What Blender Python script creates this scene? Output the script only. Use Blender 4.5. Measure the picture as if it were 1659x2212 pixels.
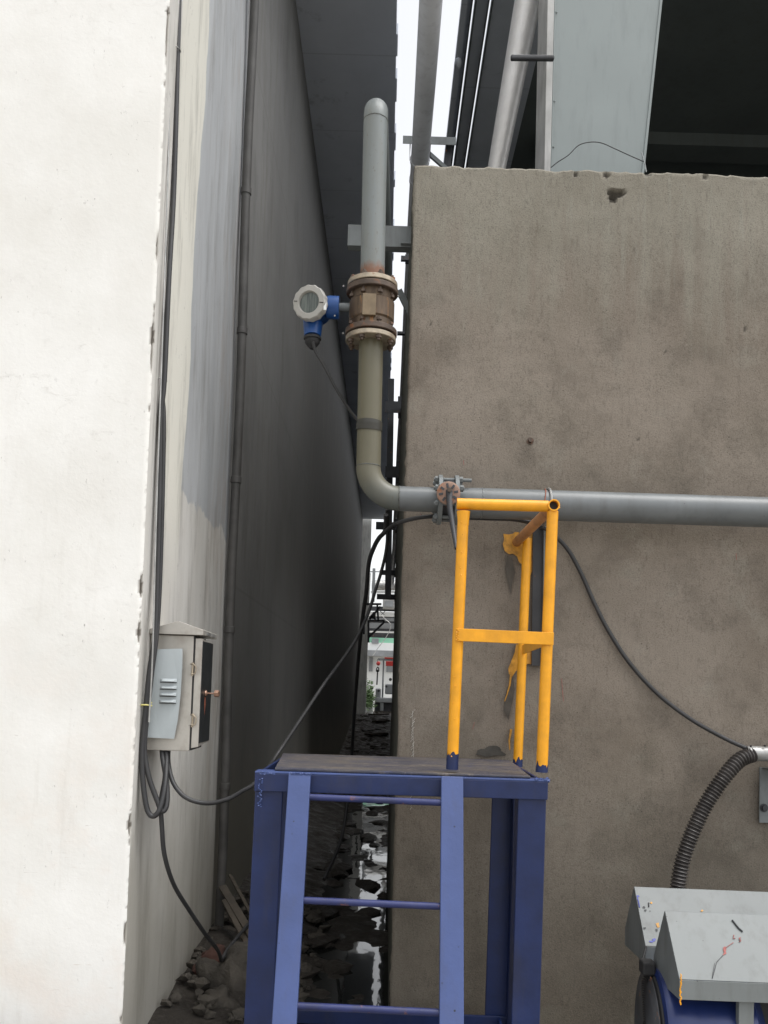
import bpy, bmesh, math, random
from mathutils import Vector, Matrix, noise
random.seed(7)
R = math.radians
scene = bpy.context.scene
for o in list(bpy.data.objects): bpy.data.objects.remove(o)
COL = scene.collection

# ------------------------------------------------------------------ camera
F = 1900.0                       # focal length, for a 1659 x 2212 frame
PITCH, ROLL = R(3.4), R(1.75)
VPX, VPY = 832.0, 1490.0         # where the alley runs to in the photograph
CAM = Vector((0, 0, 1.6))
fw0 = Vector((0, math.cos(PITCH), math.sin(PITCH)))
up0 = Vector((0, -math.sin(PITCH), math.cos(PITCH)))
rt0 = Vector((1, 0, 0))
rt = rt0*math.cos(ROLL) + up0*math.sin(ROLL)
up = -rt0*math.sin(ROLL) + up0*math.cos(ROLL)
d_ = Vector((0, 1, 0))
PPX = VPX - F*d_.dot(rt)/d_.dot(fw0)
PPY = VPY + F*d_.dot(up)/d_.dot(fw0)
cam = bpy.data.cameras.new('camera')
cam.sensor_width = 36; cam.sensor_fit = 'AUTO'
cam.lens = F/2212*36
cam.shift_x = -(PPX-829.5)/2212
cam.shift_y = (PPY-1106)/2212
cam.clip_start = .05; cam.clip_end = 2000
camo = bpy.data.objects.new('camera', cam); COL.objects.link(camo)
m = Matrix((rt, up, -fw0)).transposed().to_4x4(); m.translation = CAM
camo.matrix_world = m
scene.camera = camo
def ray(x, y):
    return fw0 + rt*((x-PPX)/F) - up*((y-PPY)/F)
def P(x, y, Y):                  # the point seen at (x, y) at distance Y down the alley
    r = ray(x, y); return CAM + r*(Y/r.y)
def PX(x, y, X):                 # the point seen at (x, y) on the side plane X
    r = ray(x, y); return CAM + r*(X/r.x)

# ------------------------------------------------------------------ light
w = bpy.data.worlds.new('World'); scene.world = w; w.use_nodes = True
nt = w.node_tree; bg = nt.nodes['Background']
sky = nt.nodes.new('ShaderNodeTexSky'); sky.sky_type = 'NISHITA'; sky.sun_disc = False
SUN_EL, SUN_ROT = R(70), R(118)
sky.sun_elevation = SUN_EL; sky.sun_rotation = SUN_ROT
sky.air_density = 1.2; sky.dust_density = 3; sky.ozone_density = 1
hs = nt.nodes.new('ShaderNodeHueSaturation'); hs.inputs['Saturation'].default_value = .12; hs.inputs['Value'].default_value = 1.75   # bright cloud cover
nt.links.new(sky.outputs[0], hs.inputs['Color']); nt.links.new(hs.outputs[0], bg.inputs['Color'])
bg.inputs['Strength'].default_value = .15
sl = bpy.data.lights.new('sun', 'SUN'); sl.energy = 1.3; sl.angle = R(40); sl.color = (1, .97, .92)
so = bpy.data.objects.new('sun', sl); COL.objects.link(so)
so.rotation_euler = Vector((-math.sin(SUN_ROT)*math.cos(SUN_EL), -math.cos(SUN_ROT)*math.cos(SUN_EL), -math.sin(SUN_EL))).to_track_quat('-Z', 'Y').to_euler()
scene.view_settings.view_transform = 'Standard'; scene.view_settings.look = 'None'
scene.view_settings.gamma = 1; scene.view_settings.use_curve_mapping = False
scene.view_settings.exposure = 0.12

# ------------------------------------------------------------------ materials
class NT:
    def __init__(s, name):
        s.m = bpy.data.materials.new(name); s.m.use_nodes = True
        s.t = s.m.node_tree; s.b = s.t.nodes['Principled BSDF']
        s.tc = s.t.nodes.new('ShaderNodeNewGeometry').outputs['Position']
    def n(s, ty, **k):
        q = s.t.nodes.new(ty)
        for a, v in k.items(): setattr(q, a, v)
        return q
    def put(s, sock, v):
        if isinstance(v, bpy.types.NodeSocket): s.t.links.new(v, sock)
        elif isinstance(v, (tuple, list)) and len(v) == 3 and sock.type == 'RGBA': sock.default_value = (*v, 1)
        else: sock.default_value = v
    def map(s, scale=(1,1,1), loc=(0,0,0), rot=(0,0,0)):
        q = s.n('ShaderNodeMapping'); s.put(q.inputs['Vector'], s.tc)
        q.inputs['Scale'].default_value = scale; q.inputs['Location'].default_value = loc; q.inputs['Rotation'].default_value = rot
        return q.outputs[0]
    def noise(s, sc, det=4, rough=.55, vec=None, dist=0):
        q = s.n('ShaderNodeTexNoise'); s.put(q.inputs['Vector'], vec or s.tc)
        q.inputs['Scale'].default_value = sc; q.inputs['Detail'].default_value = det
        q.inputs['Roughness'].default_value = rough; q.inputs['Distortion'].default_value = dist
        return q.outputs['Fac']
    def voro(s, sc, vec=None, feat='F1'):
        q = s.n('ShaderNodeTexVoronoi', feature=feat); s.put(q.inputs['Vector'], vec or s.tc)
        q.inputs['Scale'].default_value = sc; return q.outputs['Distance']
    def ramp(s, fac, *st):
        q = s.n('ShaderNodeValToRGB'); s.put(q.inputs[0], fac); e = q.color_ramp.elements
        while len(e) < len(st): e.new(.5)
        for i, (p, c) in enumerate(st):
            e[i].position = p; e[i].color = (c, c, c, 1) if isinstance(c, (int, float)) else (*c, 1)
        return q.outputs[0]
    def mix(s, f, a, b, mode='MIX'):
        q = s.n('ShaderNodeMix', data_type='RGBA', blend_type=mode)
        s.put(q.inputs[0], f); s.put(q.inputs[6], a); s.put(q.inputs[7], b); return q.outputs[2]
    def math(s, op, a, b=0., c=0., clamp=False):
        q = s.n('ShaderNodeMath', operation=op, use_clamp=clamp)
        s.put(q.inputs[0], a); s.put(q.inputs[1], b); s.put(q.inputs[2], c); return q.outputs[0]
    def step(s, v, a, b):          # smooth 0..1 as v goes a..b
        q = s.n('ShaderNodeMapRange', interpolation_type='SMOOTHSTEP')
        s.put(q.inputs[0], v); s.put(q.inputs[1], a); s.put(q.inputs[2], b); return q.outputs[0]
    def xyz(s, vec=None):
        q = s.n('ShaderNodeSeparateXYZ'); s.put(q.inputs[0], vec or s.tc); return q.outputs
    def attr(s, name):
        return s.n('ShaderNodeAttribute', attribute_name=name).outputs['Fac']
    def bump(s, h, st=.3, dist=.01):
        q = s.n('ShaderNodeBump'); q.inputs['Strength'].default_value = st; q.inputs['Distance'].default_value = dist
        s.put(q.inputs['Height'], h); s.put(s.b.inputs['Normal'], q.outputs[0])
    def fin(s, col, rough=.7, metal=0, spec=None):
        s.put(s.b.inputs['Base Color'], col); s.put(s.b.inputs['Roughness'], rough); s.put(s.b.inputs['Metallic'], metal)
        if spec is not None: s.put(s.b.inputs['Specular IOR Level'], spec)
        return s.m
def sc(c, k): return tuple(min(1, v*k) for v in c)
def simple(name, col, rough=.6, metal=0, var=.2, vs=9, bump=.15, bs=60, specks=0, spk=(.02,.02,.02), rust=0, dirt=0, dist=.003):
    """paint or bare metal with a cloudy tone, fine grain, chips, rust and grime"""
    q = NT(name)
    c = q.mix(q.ramp(q.noise(vs, 5), (.3, 0), (.7, 1)), sc(col, 1-var), sc(col, 1+var))
    if dirt:
        g = q.ramp(q.noise(3.2, 7, .65, q.map((5, 5, .8))), (.5, 0), (.72, dirt)); c = q.mix(g, c, (.05, .043, .036))
    if specks:
        g = q.ramp(q.voro(26), (.0, 1), (.055*specks, 1), (.095*specks, 0)); g2 = q.ramp(q.noise(13, 3), (.48, 0), (.6, 1))
        c = q.mix(q.math('MULTIPLY', g, g2), c, spk)
    if rust:
        g = q.ramp(q.noise(14, 8, .7), (.62-.2*rust, 0), (.70-.1*rust, 1))
        c = q.mix(g, c, q.mix(q.noise(60, 3), (.16, .05, .018), (.35, .14, .05)))
    h = q.math('ADD', q.noise(bs, 5), q.math('MULTIPLY', q.noise(bs*.12, 2), 1.5))
    q.bump(h, bump, dist)
    r = q.math('ADD', rough-.08, q.math('MULTIPLY', q.noise(vs*2, 4), .2))
    return q.fin(c, r, metal)

def m_concrete():
    q = NT('raw_concrete_render')
    x, y, z = q.xyz()
    big = q.noise(1.1, 5, .6, None, .3); mid = q.noise(4.5, 6, .62)
    c = q.mix(q.ramp(big, (.3, 0), (.7, 1)), (.172, .144, .115), (.262, .227, .190))
    c = q.mix(q.ramp(mid, (.30, .5), (.5, 0), (.72, 0)), c, (.10, .086, .070))
    c = q.mix(q.ramp(q.noise(5.5, 5, .6, q.map((1,1,1), (3, 1, 8))), (.56, 0), (.75, .6)), c, (.265, .245, .205))
    # cement wash running down from the coping
    top = q.step(q.math('ADD', z, q.math('MULTIPLY', q.noise(3, 4, .6, q.map((4, 1, .25))), 1.6)), 4.15, 4.95)
    c = q.mix(q.math('MULTIPLY', top, .6), c, (.27, .26, .215))
    st = q.ramp(q.noise(6, 6, .7, q.map((5, 1, .35))), (.56, 0), (.72, 1))
    c = q.mix(q.math('MULTIPLY', st, q.math('MULTIPLY', q.step(z, 2.9, 4.3), .5)), c, (.30, .30, .26))
    # damp dark foot
    damp = q.step(q.math('ADD', z, q.math('MULTIPLY', q.noise(2.2, 5), .9)), 2.1, .9)
    c = q.mix(q.math('MULTIPLY', damp, .4), c, (.100, .092, .070))
    gr = q.ramp(q.noise(2.0, 4, .6, q.map((1,1,1), (9, 2, 5))), (.5, 0), (.7, .28))
    c = q.mix(gr, c, (.140, .124, .092))
    # trowel streaks and pin holes
    tr = q.ramp(q.noise(24, 6, .7, q.map((2.4, 1, .55))), (.53, 0), (.68, .34)); c = q.mix(tr, c, (.085, .073, .06))
    fg = q.noise(170, 3, .6); c = q.mix(q.ramp(fg, (.34, .42), (.48, 0)), c, (.06, .052, .044))
    c = q.mix(q.ramp(fg, (.58, 0), (.72, .28)), c, (.32, .29, .25))
    ph = q.math('MULTIPLY', q.ramp(q.voro(38), (0, 1), (.13, 0)), q.ramp(q.noise(7, 3), (.47, 0), (.6, 1)))
    c = q.mix(ph, c, (.03, .026, .022))
    c = q.mix(q.math('MULTIPLY', q.attr('dent'), .8), c, (.055, .048, .040))  # shading of the holes painted into their colour
    h = q.math('ADD', q.math('MULTIPLY', q.noise(120, 4, .7), .6), q.math('ADD', q.noise(14, 5), q.math('MULTIPLY', ph, -1.2)))
    q.bump(h, .55, .006)
    return q.fin(c, .9, 0, .25)

def m_plaster_front():
    q = NT('white_wall_plaster')
    x, y, z = q.xyz()
    c = q.mix(q.ramp(q.noise(1.6, 6, .6), (.35, 0), (.65, 1)), (.78, .765, .725), (.86, .85, .82))
    pk = q.ramp(q.noise(2.3, 5, .6, q.map((1,1,1), (4, 0, 2))), (.48, 0), (.68, 1))
    c = q.mix(q.math('MULTIPLY', pk, q.math('MULTIPLY', q.step(z, 2.2, .9), .6)), c, (.80, .70, .62))
    sm = q.ramp(q.noise(9, 9, .75, q.map((1, 1, 1.6)), 1.2), (.56, 0), (.66, 1))
    pm = q.ramp(q.noise(1.1, 3, .6, q.map((1,1,1), (6, 0, 3))), (.46, .12), (.62, 1))
    c = q.mix(q.math('MULTIPLY', q.math('MULTIPLY', sm, pm), .34), c, (.48, .455, .41))
    cl_ = q.ramp(q.noise(2.4, 8, .72, q.map((1, 1, .7), (11, 0, 3))), (.45, 0), (.72, .30))
    c = q.mix(cl_, c, (.66, .63, .57))
    fl = q.math('MULTIPLY', q.ramp(q.noise(60, 5, .75, q.map((1, 1, .4))), (.63, 0), (.69, 1)), q.ramp(q.noise(4, 4), (.46, 0), (.6, 1)))
    c = q.mix(q.math('MULTIPLY', fl, .75), c, (.22, .20, .18))
    dr = q.math('MULTIPLY', q.ramp(q.noise(5, 6, .7, q.map((3, 1, .3))), (.55, 0), (.72, 1)), q.step(z, 3.6, 1.2))
    c = q.mix(q.math('MULTIPLY', dr, .22), c, (.50, .46, .40))
    sc_ = q.math('MULTIPLY', q.ramp(q.noise(16, 3, .7, q.map((.5, 1, 7), (1, 1, 1), (0, .3, 0))), (.66, 0), (.70, 1)), q.math('MULTIPLY', q.step(z, 1.3, .6), q.step(x, -1.5, -1.1)))
    c = q.mix(q.math('MULTIPLY', sc_, .5), c, (.52, .42, .34))
    ln = q.math('MULTIPLY', q.ramp(q.noise(7, 4, .7, q.map((1.2, 1, 9), (0, 0, 0), (0, .25, 0))), (.68, 0), (.71, 1)), q.ramp(q.noise(3, 2), (.5, 0), (.62, 1)))
    c = q.mix(q.math('MULTIPLY', ln, .35), c, (.35, .31, .27))
    c = q.mix(q.attr('chip'), c, (.20, .18, .155))
    q.bump(q.math('ADD', q.noise(5, 5, .6), q.math('MULTIPLY', q.noise(70, 4), .25)), .3, .008)
    return q.fin(c, .75)

def m_plaster_side():
    q = NT('side_wall_plaster')
    x, y, z = q.xyz()
    base = q.mix(q.ramp(q.noise(1.5, 5, .6, q.map((1, 2, .5))), (.35, 0), (.65, 1)), (.62, .60, .56), (.76, .745, .71))
    # cream coat near the corner, grey-blue coat further in, ending in a wavy lower hem
    yy = q.math('ADD', y, q.math('MULTIPLY', q.noise(1.3, 4, .5, q.map((1, 1, 1))), .22))
    edge = q.math('ADD', yy, q.math('MULTIPLY', z, -.035))
    cream = q.math('MULTIPLY', q.step(y, 3.735, 3.75), q.step(edge, 4.185, 4.17)); 
    base = q.mix(q.math('MULTIPLY', cream, q.step(z, 1.9, 2.6)), base, (.80, .78, .70))
    hem = q.math('ADD', z, q.math('MULTIPLY', q.noise(4, 4, .6), .22))
    blue = q.math('MULTIPLY', q.step(edge, 4.17, 4.185), q.step(hem, 2.60, 2.625))
    bc = q.mix(q.ramp(q.noise(2.2, 6, .6, q.map((1, 2, .4))), (.35, 0), (.65, 1)), (.44, .455, .47), (.54, .555, .57))
    base = q.mix(blue, base, bc)
    rs = q.math('MULTIPLY', q.ramp(q.noise(2.5, 6, .7, q.map((1, 3, .5))), (.5, 0), (.68, 1)), q.math('MULTIPLY', q.step(y, 4.5, 5.1), q.step(y, 5.6, 5.3)))
    base = q.mix(q.math('MULTIPLY', rs, .4), base, (.36, .25, .16))
    # deeper in, bare grimy render; alley shade painted in, darker with depth and lower down
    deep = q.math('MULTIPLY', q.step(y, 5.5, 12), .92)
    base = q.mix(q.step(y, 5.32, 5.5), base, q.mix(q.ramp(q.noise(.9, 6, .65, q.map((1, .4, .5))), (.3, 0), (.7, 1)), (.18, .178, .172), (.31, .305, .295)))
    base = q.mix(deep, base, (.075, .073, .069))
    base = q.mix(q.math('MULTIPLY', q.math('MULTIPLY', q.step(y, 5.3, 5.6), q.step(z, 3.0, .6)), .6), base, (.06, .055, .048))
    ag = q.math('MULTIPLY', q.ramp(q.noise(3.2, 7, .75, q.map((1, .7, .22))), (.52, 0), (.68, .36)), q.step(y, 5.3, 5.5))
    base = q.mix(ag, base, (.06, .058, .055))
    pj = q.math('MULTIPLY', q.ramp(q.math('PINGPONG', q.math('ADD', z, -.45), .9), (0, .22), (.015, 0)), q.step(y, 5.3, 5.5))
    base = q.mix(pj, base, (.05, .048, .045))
    gr = q.ramp(q.noise(3, 7, .7, q.map((1, 2.4, .35))), (.5, 0), (.72, .55)); base = q.mix(gr, base, (.17, .155, .13))
    low = q.step(q.math('ADD', z, q.math('MULTIPLY', q.noise(2, 4), .8)), 1.9, .7)
    base = q.mix(q.math('MULTIPLY', low, .55), base, (.27, .25, .19))
    sp = q.math('MULTIPLY', q.ramp(q.noise(38, 4, .75, q.map((1, 1.4, .35))), (.655, 0), (.69, 1)), q.ramp(q.noise(3, 2), (.42, 0), (.6, 1)))
    base = q.mix(q.math('MULTIPLY', sp, .75), base, (.07, .062, .055))
    base = q.mix(q.attr('chip'), base, (.21, .19, .165))
    q.bump(q.math('ADD', q.noise(9, 5, .6), q.math('MULTIPLY', q.noise(90, 3), .3)), .35, .006)
    return q.fin(base, .7)

def m_mud():
    q = NT('alley_mud')
    c = q.mix(q.noise(5, 6, .65), (.018, .015, .012), (.060, .050, .040))
    c = q.mix(q.ramp(q.noise(30, 4, .7), (.6, 0), (.72, .6)), c, (.13, .115, .10))
    q.bump(q.noise(18, 8, .7), .9, .05)
    return q.fin(c, q.ramp(q.noise(8, 4), (.35, .35), (.65, .95)))
def m_water():
    q = NT('puddle_water')
    q.bump(q.math('ADD', q.noise(3.2, 3, .5, q.map((1, .35, 1))), q.math('MULTIPLY', q.noise(16, 3, .5, q.map((1, .4, 1))), .10)), .10, .02)
    m = q.fin((.012, .013, .012), .03); q.b.inputs['IOR'].default_value = 1.6; return m
def m_ground():
    q = NT('yard_ground')
    c = q.mix(q.noise(.6, 7, .65), (.25, .235, .205), (.36, .34, .31))
    c = q.mix(q.ramp(q.noise(6, 6, .7), (.55, 0), (.7, .6)), c, (.09, .08, .066))
    q.bump(q.noise(12, 8, .7), .6, .03); return q.fin(c, .9)
def m_deck():
    q = NT('worn_deck_plate')
    n1 = q.noise(3.2, 7, .7, q.map((1, 3, 1)))
    c = q.mix(q.ramp(n1, (.35, 0), (.62, 1)), (.030, .034, .06), (.11, .095, .082))
    c = q.mix(q.ramp(q.noise(22, 6, .7, q.map((1, 2.5, 1))), (.56, 0), (.68, .8)), c, (.30, .25, .20))
    c = q.mix(q.ramp(q.noise(9, 5, .7), (.6, 0), (.7, .8)), c, (.035, .045, .12))
    q.bump(q.noise(60, 5, .7, q.map((1, 5, 1))), .5, .003); return q.fin(c, .55)
def m_body():
    q = NT('stained_meter_shell')
    x, y, z = q.xyz()
    c = q.mix(q.ramp(q.noise(7, 6, .65, q.map((3.2, 3.2, .35))), (.3, 0), (.7, 1)), (.055, .036, .022), (.165, .115, .075))
    c = q.mix(q.ramp(q.noise(11, 6, .7, q.map((4, 4, .35), (2, 3, 0))), (.56, 0), (.64, 1)), c, (.36, .17, .06))
    c = q.mix(q.ramp(q.noise(6, 4, .7, q.map((4, 4, .5), (7, 3, 0))), (.6, 0), (.72, .8)), c, (.26, .23, .19))
    q.bump(q.noise(80, 4), .15, .002); return q.fin(c, q.ramp(q.noise(9, 4), (.3, .28), (.7, .6)), .35)
def m_pipe(name, low, high, zsplit, wid, rusty=None):
    q = NT(name); x, y, z = q.xyz()
    a = q.step(q.math('ADD', z, q.math('MULTIPLY', q.noise(6, 4), .1)), zsplit-wid, zsplit+wid)
    c = q.mix(a, low, high)
    c = q.mix(q.ramp(q.noise(5, 6, .65, q.map((2.5, 2.5, .4))), (.45, 0), (.7, .4)), c, (.17, .16, .125))
    c = q.mix(q.ramp(q.noise(70, 3, .7, q.map((1, 1, .4))), (.62, 0), (.68, .5)), c, (.11, .095, .07))
    if rusty:
        d = q.math('SUBTRACT', 1., q.math('MULTIPLY', q.math('ABSOLUTE', q.math('SUBTRACT', z, rusty)), 8.), clamp=True)
        g = q.math('MULTIPLY', q.ramp(q.math('ADD', q.math('MULTIPLY', d, .75), q.math('MULTIPLY', q.noise(28, 5, .7, q.map((1, 1, .5))), .5)), (.60, 0), (.85, 1)), .9)
        c = q.mix(g, c, (.20, .08, .035))
    q.bump(q.math('ADD', q.noise(90, 4), q.noise(9, 3)), .12, .002)
    return q.fin(c, .42)
def m_silver():
    q = NT('aluminium_duct_cladding')
    c = q.mix(q.noise(4, 5, .6, q.map((5, .3, 5))), (.70, .69, .68), (.88, .87, .86))
    q.bump(q.noise(3, 4, .6, q.map((6, .25, 6))), .4, .01)
    return q.fin(c, .38, .35)
def m_steelbox():
    q = NT('stainless_cabinet_steel')
    c = q.mix(q.ramp(q.noise(5, 5, .6), (.3, 0), (.7, 1)), (.40, .38, .345), (.53, .505, .46))
    c = q.mix(q.ramp(q.noise(7, 5, .65, q.map((1,1,.7), (3, 3, 3))), (.55, 0), (.75, .5)), c, (.22, .17, .13))
    q.bump(q.noise(60, 3, .6, q.map((1, 1, .1))), .1, .001)
    return q.fin(c, .42, .45)
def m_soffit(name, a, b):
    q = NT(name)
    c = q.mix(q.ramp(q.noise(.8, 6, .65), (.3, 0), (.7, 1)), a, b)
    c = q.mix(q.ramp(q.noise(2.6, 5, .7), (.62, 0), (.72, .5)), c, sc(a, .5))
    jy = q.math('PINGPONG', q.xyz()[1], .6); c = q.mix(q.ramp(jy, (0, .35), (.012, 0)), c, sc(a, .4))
    q.bump(q.noise(12, 5), .3, .01); return q.fin(c, .85)

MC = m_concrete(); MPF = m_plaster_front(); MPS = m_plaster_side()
MMUD = m_mud(); MWATER = m_water(); MGROUND = m_ground(); MDECK = m_deck(); MBODY = m_body()
MSOF = m_soffit('overhang_concrete', (.50, .53, .58), (.60, .63, .69))
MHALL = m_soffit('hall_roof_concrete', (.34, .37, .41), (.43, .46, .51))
MBLUE = simple('blue_gloss_paint', (.006, .017, .078), .42, var=.22, bump=.25, bs=45, specks=.8, spk=(.012, .014, .02), dirt=.22)
MBLUE2 = simple('skylit_blue_paint', (.048, .076, .205), .45, var=.14, vs=5, bump=.18, bs=70, specks=1.2, spk=(.015, .017, .03), dirt=.18)  # stand blue made lighter: sky light on upturned faces put into the colour
MYEL = simple('yellow_gloss_paint', (.80, .35, .008), .42, var=.13, vs=14, bump=.25, bs=28, specks=.5, spk=(.25, .10, .02), dirt=.14)
MYEL2 = simple('thin_yellow_paint', (.56, .27, .03), .45, var=.3, vs=40, bump=.5, bs=60, dirt=.3)
MBROWN = simple('rusty_bounce_brown_tube', (.42, .19, .07), .5, var=.3, vs=12, bump=.3, rust=.3)  # brown bounce on the rail's underside put into the colour, plus rust
MRUB = simple('black_cable_rubber', (.035, .035, .037), .45, var=.25, vs=6, bump=.1, dirt=.2)
MHOSE = simple('black_corrugated_plastic', (.050, .045, .043), .38, var=.3, vs=12, bump=.1, dirt=.5)
MPIPEV = m_pipe('riser_pipe_paint', (.118, .108, .068), (.185, .205, .205), P(804, 670, 4.2).z, .08, P(804, 602, 4.2).z)
MPIPEE = m_pipe('elbow_pipe_paint', (.115, .128, .122), (.130, .122, .085), 2.61, .10)
MPIPEH = simple('grey_pipe_paint', (.148, .160, .165), .38, var=.14, vs=5, bump=.1, specks=.6, dirt=.25)
MFLG = simple('flange_bare_metal', (.40, .34, .26), .40, .55, var=.25, vs=25, bump=.2, rust=.25)
MFLG2 = simple('flange_brown_metal', (.10, .072, .055), .5, .3, var=.35, vs=20, bump=.25, rust=.35)
MDARK = simple('dark_steel', (.045, .047, .052), .55, .2, var=.3, bump=.2, rust=.05)
MGREY = simple('grey_steel_paint', (.16, .175, .178), .5, var=.15, bump=.15, specks=.6, dirt=.35)
MVALVE = simple('rusty_valve_disc', (.24, .15, .11), .55, .2, var=.3, vs=30, bump=.3, rust=.5)
MCOL = simple('pale_blue_column_paint', (.23, .262, .262), .5, var=.05, vs=3, bump=.08, bs=30, dirt=.16)
MCOLF = simple('light_column_flange', (.42, .42, .41), .45, var=.2, vs=6, bump=.15, dirt=.3)
MBEZ = simple('cream_bezel_enamel', (.36, .35, .325), .35, var=.06, bump=.05, dirt=.1)
MHOUS = simple('blue_meter_enamel', (.010, .060, .22), .35, var=.12, bump=.1, dirt=.12)
MHOOD = simple('grey_hood_sheet', (.175, .190, .190), .45, var=.07, vs=4, bump=.12, bs=22, specks=.6, dirt=.28)
MPLATE = simple('grey_louvre_sheet', (.40, .44, .455), .4, var=.04, vs=5, bump=.05, dirt=.08)
MSTEELBOX = m_steelbox(); MSIL = m_silver()
MDOORREFL = simple('dark_reflection_sheet', (.035, .038, .040), .3, .3, var=.2, bump=.05)  # dark reflection on the cabinet door's side, put in as colour
MCOP = simple('copper_lock', (.36, .22, .16), .35, .6, var=.25, vs=40, bump=.2)
MREDST = simple('red_rust_stain', (.30, .09, .05), .7, var=.3, vs=30)
MGAL = simple('galvanised_pipe', (.40, .40, .39), .42, .6, var=.25, vs=14, bump=.2, dirt=.4)
MMOTOR = simple('blower_blue_enamel', (.014, .028, .115), .3, .1, var=.15, bump=.1, dirt=.35)
MBLK = simple('matt_black', (.02, .02, .021), .7, var=.3)
MROCK = simple('broken_stone', (.055, .048, .039), .85, var=.4, vs=7, bump=.9, bs=22, dist=.02, dirt=.4)
MBRICK = simple('broken_red_brick', (.06, .028, .021), .9, var=.3, vs=9, bump=.7, bs=30, dist=.01)
MWOOD = simple('old_wood', (.075, .062, .048), .8, var=.4, vs=8, bump=.4, dirt=.4)
MGAS = simple('drain_pipe_paint', (.085, .082, .078), .55, var=.25, bump=.15, dirt=.5)
MLEAF = simple('leaf_green', (.09, .17, .045), .5, var=.4, vs=12)
MFARW = simple('far_white_panel', (.72, .73, .72), .6, var=.06, vs=1, bump=.05)
MFARG = simple('far_green_panel', (.22, .48, .34), .5, var=.08, vs=1, bump=.05)
MFARS = simple('far_grey_steel', (.23, .24, .25), .5, var=.2, vs=2)
MRED = simple('hoist_red', (.45, .035, .03), .45, var=.1)
MCHALK = simple('white_chalk', (.50, .48, .44), .9, var=.2, vs=60)
MPILL = simple('end_pillar_plaster', (.68, .68, .65), .8, var=.12, vs=2, dirt=.4)
MTAPE = simple('black_tape', (.045, .043, .035), .4, var=.2)
MYT = simple('yellow_tie', (.75, .68, .25), .5, var=.1)
MINT = simple('paint_spot_blue', (.03, .045, .30), .4, var=.2)
MINK = simple('ink_black', (.02, .022, .025), .5, var=.2)
MINR = simple('red_marker', (.30, .085, .075), .6, var=.3, vs=60)
MSCREEN = NT('display_glass'); 
_l = MSCREEN.ramp(MSCREEN.noise(28, 4, .6, MSCREEN.map((3, 1, .25))), (.35, (.025, .035, .035)), (.65, (.14, .16, .14)))
MSCREEN = MSCREEN.fin(_l, .15)

# ------------------------------------------------------------------ object helpers
def tag(o, label=None, cat=None, group=None, kind=None):
    if label: o['label'] = label
    if cat: o['category'] = cat
    if group: o['group'] = group
    if kind: o['kind'] = kind
    return o
def thing(name, loc, label, cat, group=None):
    o = bpy.data.objects.new(name, None); COL.objects.link(o); o.location = loc; o.empty_display_size = .1
    return tag(o, label, cat, group)
def obj(name, bm, mt, parent=None, smooth=False, kind=None, bevel=0, label=None):
    if not isinstance(mt, (list, tuple)): mt = [mt]
    bmesh.ops.recalc_face_normals(bm, faces=bm.faces)
    me = bpy.data.meshes.new(name); 
    if parent: bm.transform(Matrix.Translation(-parent_loc(parent)))
    bm.to_mesh(me); bm.free()
    for q in mt: me.materials.append(q)
    if smooth:
        me.polygons.foreach_set('use_smooth', [True]*len(me.polygons))
        me.set_sharp_from_angle(angle=R(42))
    o = bpy.data.objects.new(name, me); COL.objects.link(o)
    if parent: o.parent = parent
    if bevel:
        b = o.modifiers.new('bevel', 'BEVEL'); b.width = bevel; b.segments = 2; b.limit_method = 'ANGLE'
    if kind: o['kind'] = kind
    if label: o['label'] = label
    return o
def parent_loc(p):
    v = Vector((0, 0, 0))
    while p: v += p.location; p = p.parent
    return v
def B(): return bmesh.new()
def hexa(bm, p, mi=0):                 # p: 8 corners, 0-3 one end, 4-7 the other, same order
    v = [bm.verts.new(q) for q in p]
    for f in ((0,1,2,3), (7,6,5,4), (0,4,5,1), (1,5,6,2), (2,6,7,3), (3,7,4,0)):
        bm.faces.new([v[i] for i in f]).material_index = mi
    return bm
def box(bm, x0, x1, y0, y1, z0, z1, mi=0):
    return hexa(bm, [Vector(q) for q in ((x0,y0,z0),(x1,y0,z0),(x1,y1,z0),(x0,y1,z0),(x0,y0,z1),(x1,y0,z1),(x1,y1,z1),(x0,y1,z1))], mi)
def bar(bm, a, b, wdt, dep, side=Vector((1,0,0)), mi=0):   # rectangular bar from a to b
    a = Vector(a); b = Vector(b); d = (b-a).normalized(); s = (side - d*side.dot(d)).normalized(); t = d.cross(s)
    q = []
    for e in (a, b):
        for i, j in ((-1,-1),(1,-1),(1,1),(-1,1)): q.append(e + s*(i*wdt/2) + t*(j*dep/2))
    return hexa(bm, q, mi)
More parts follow.
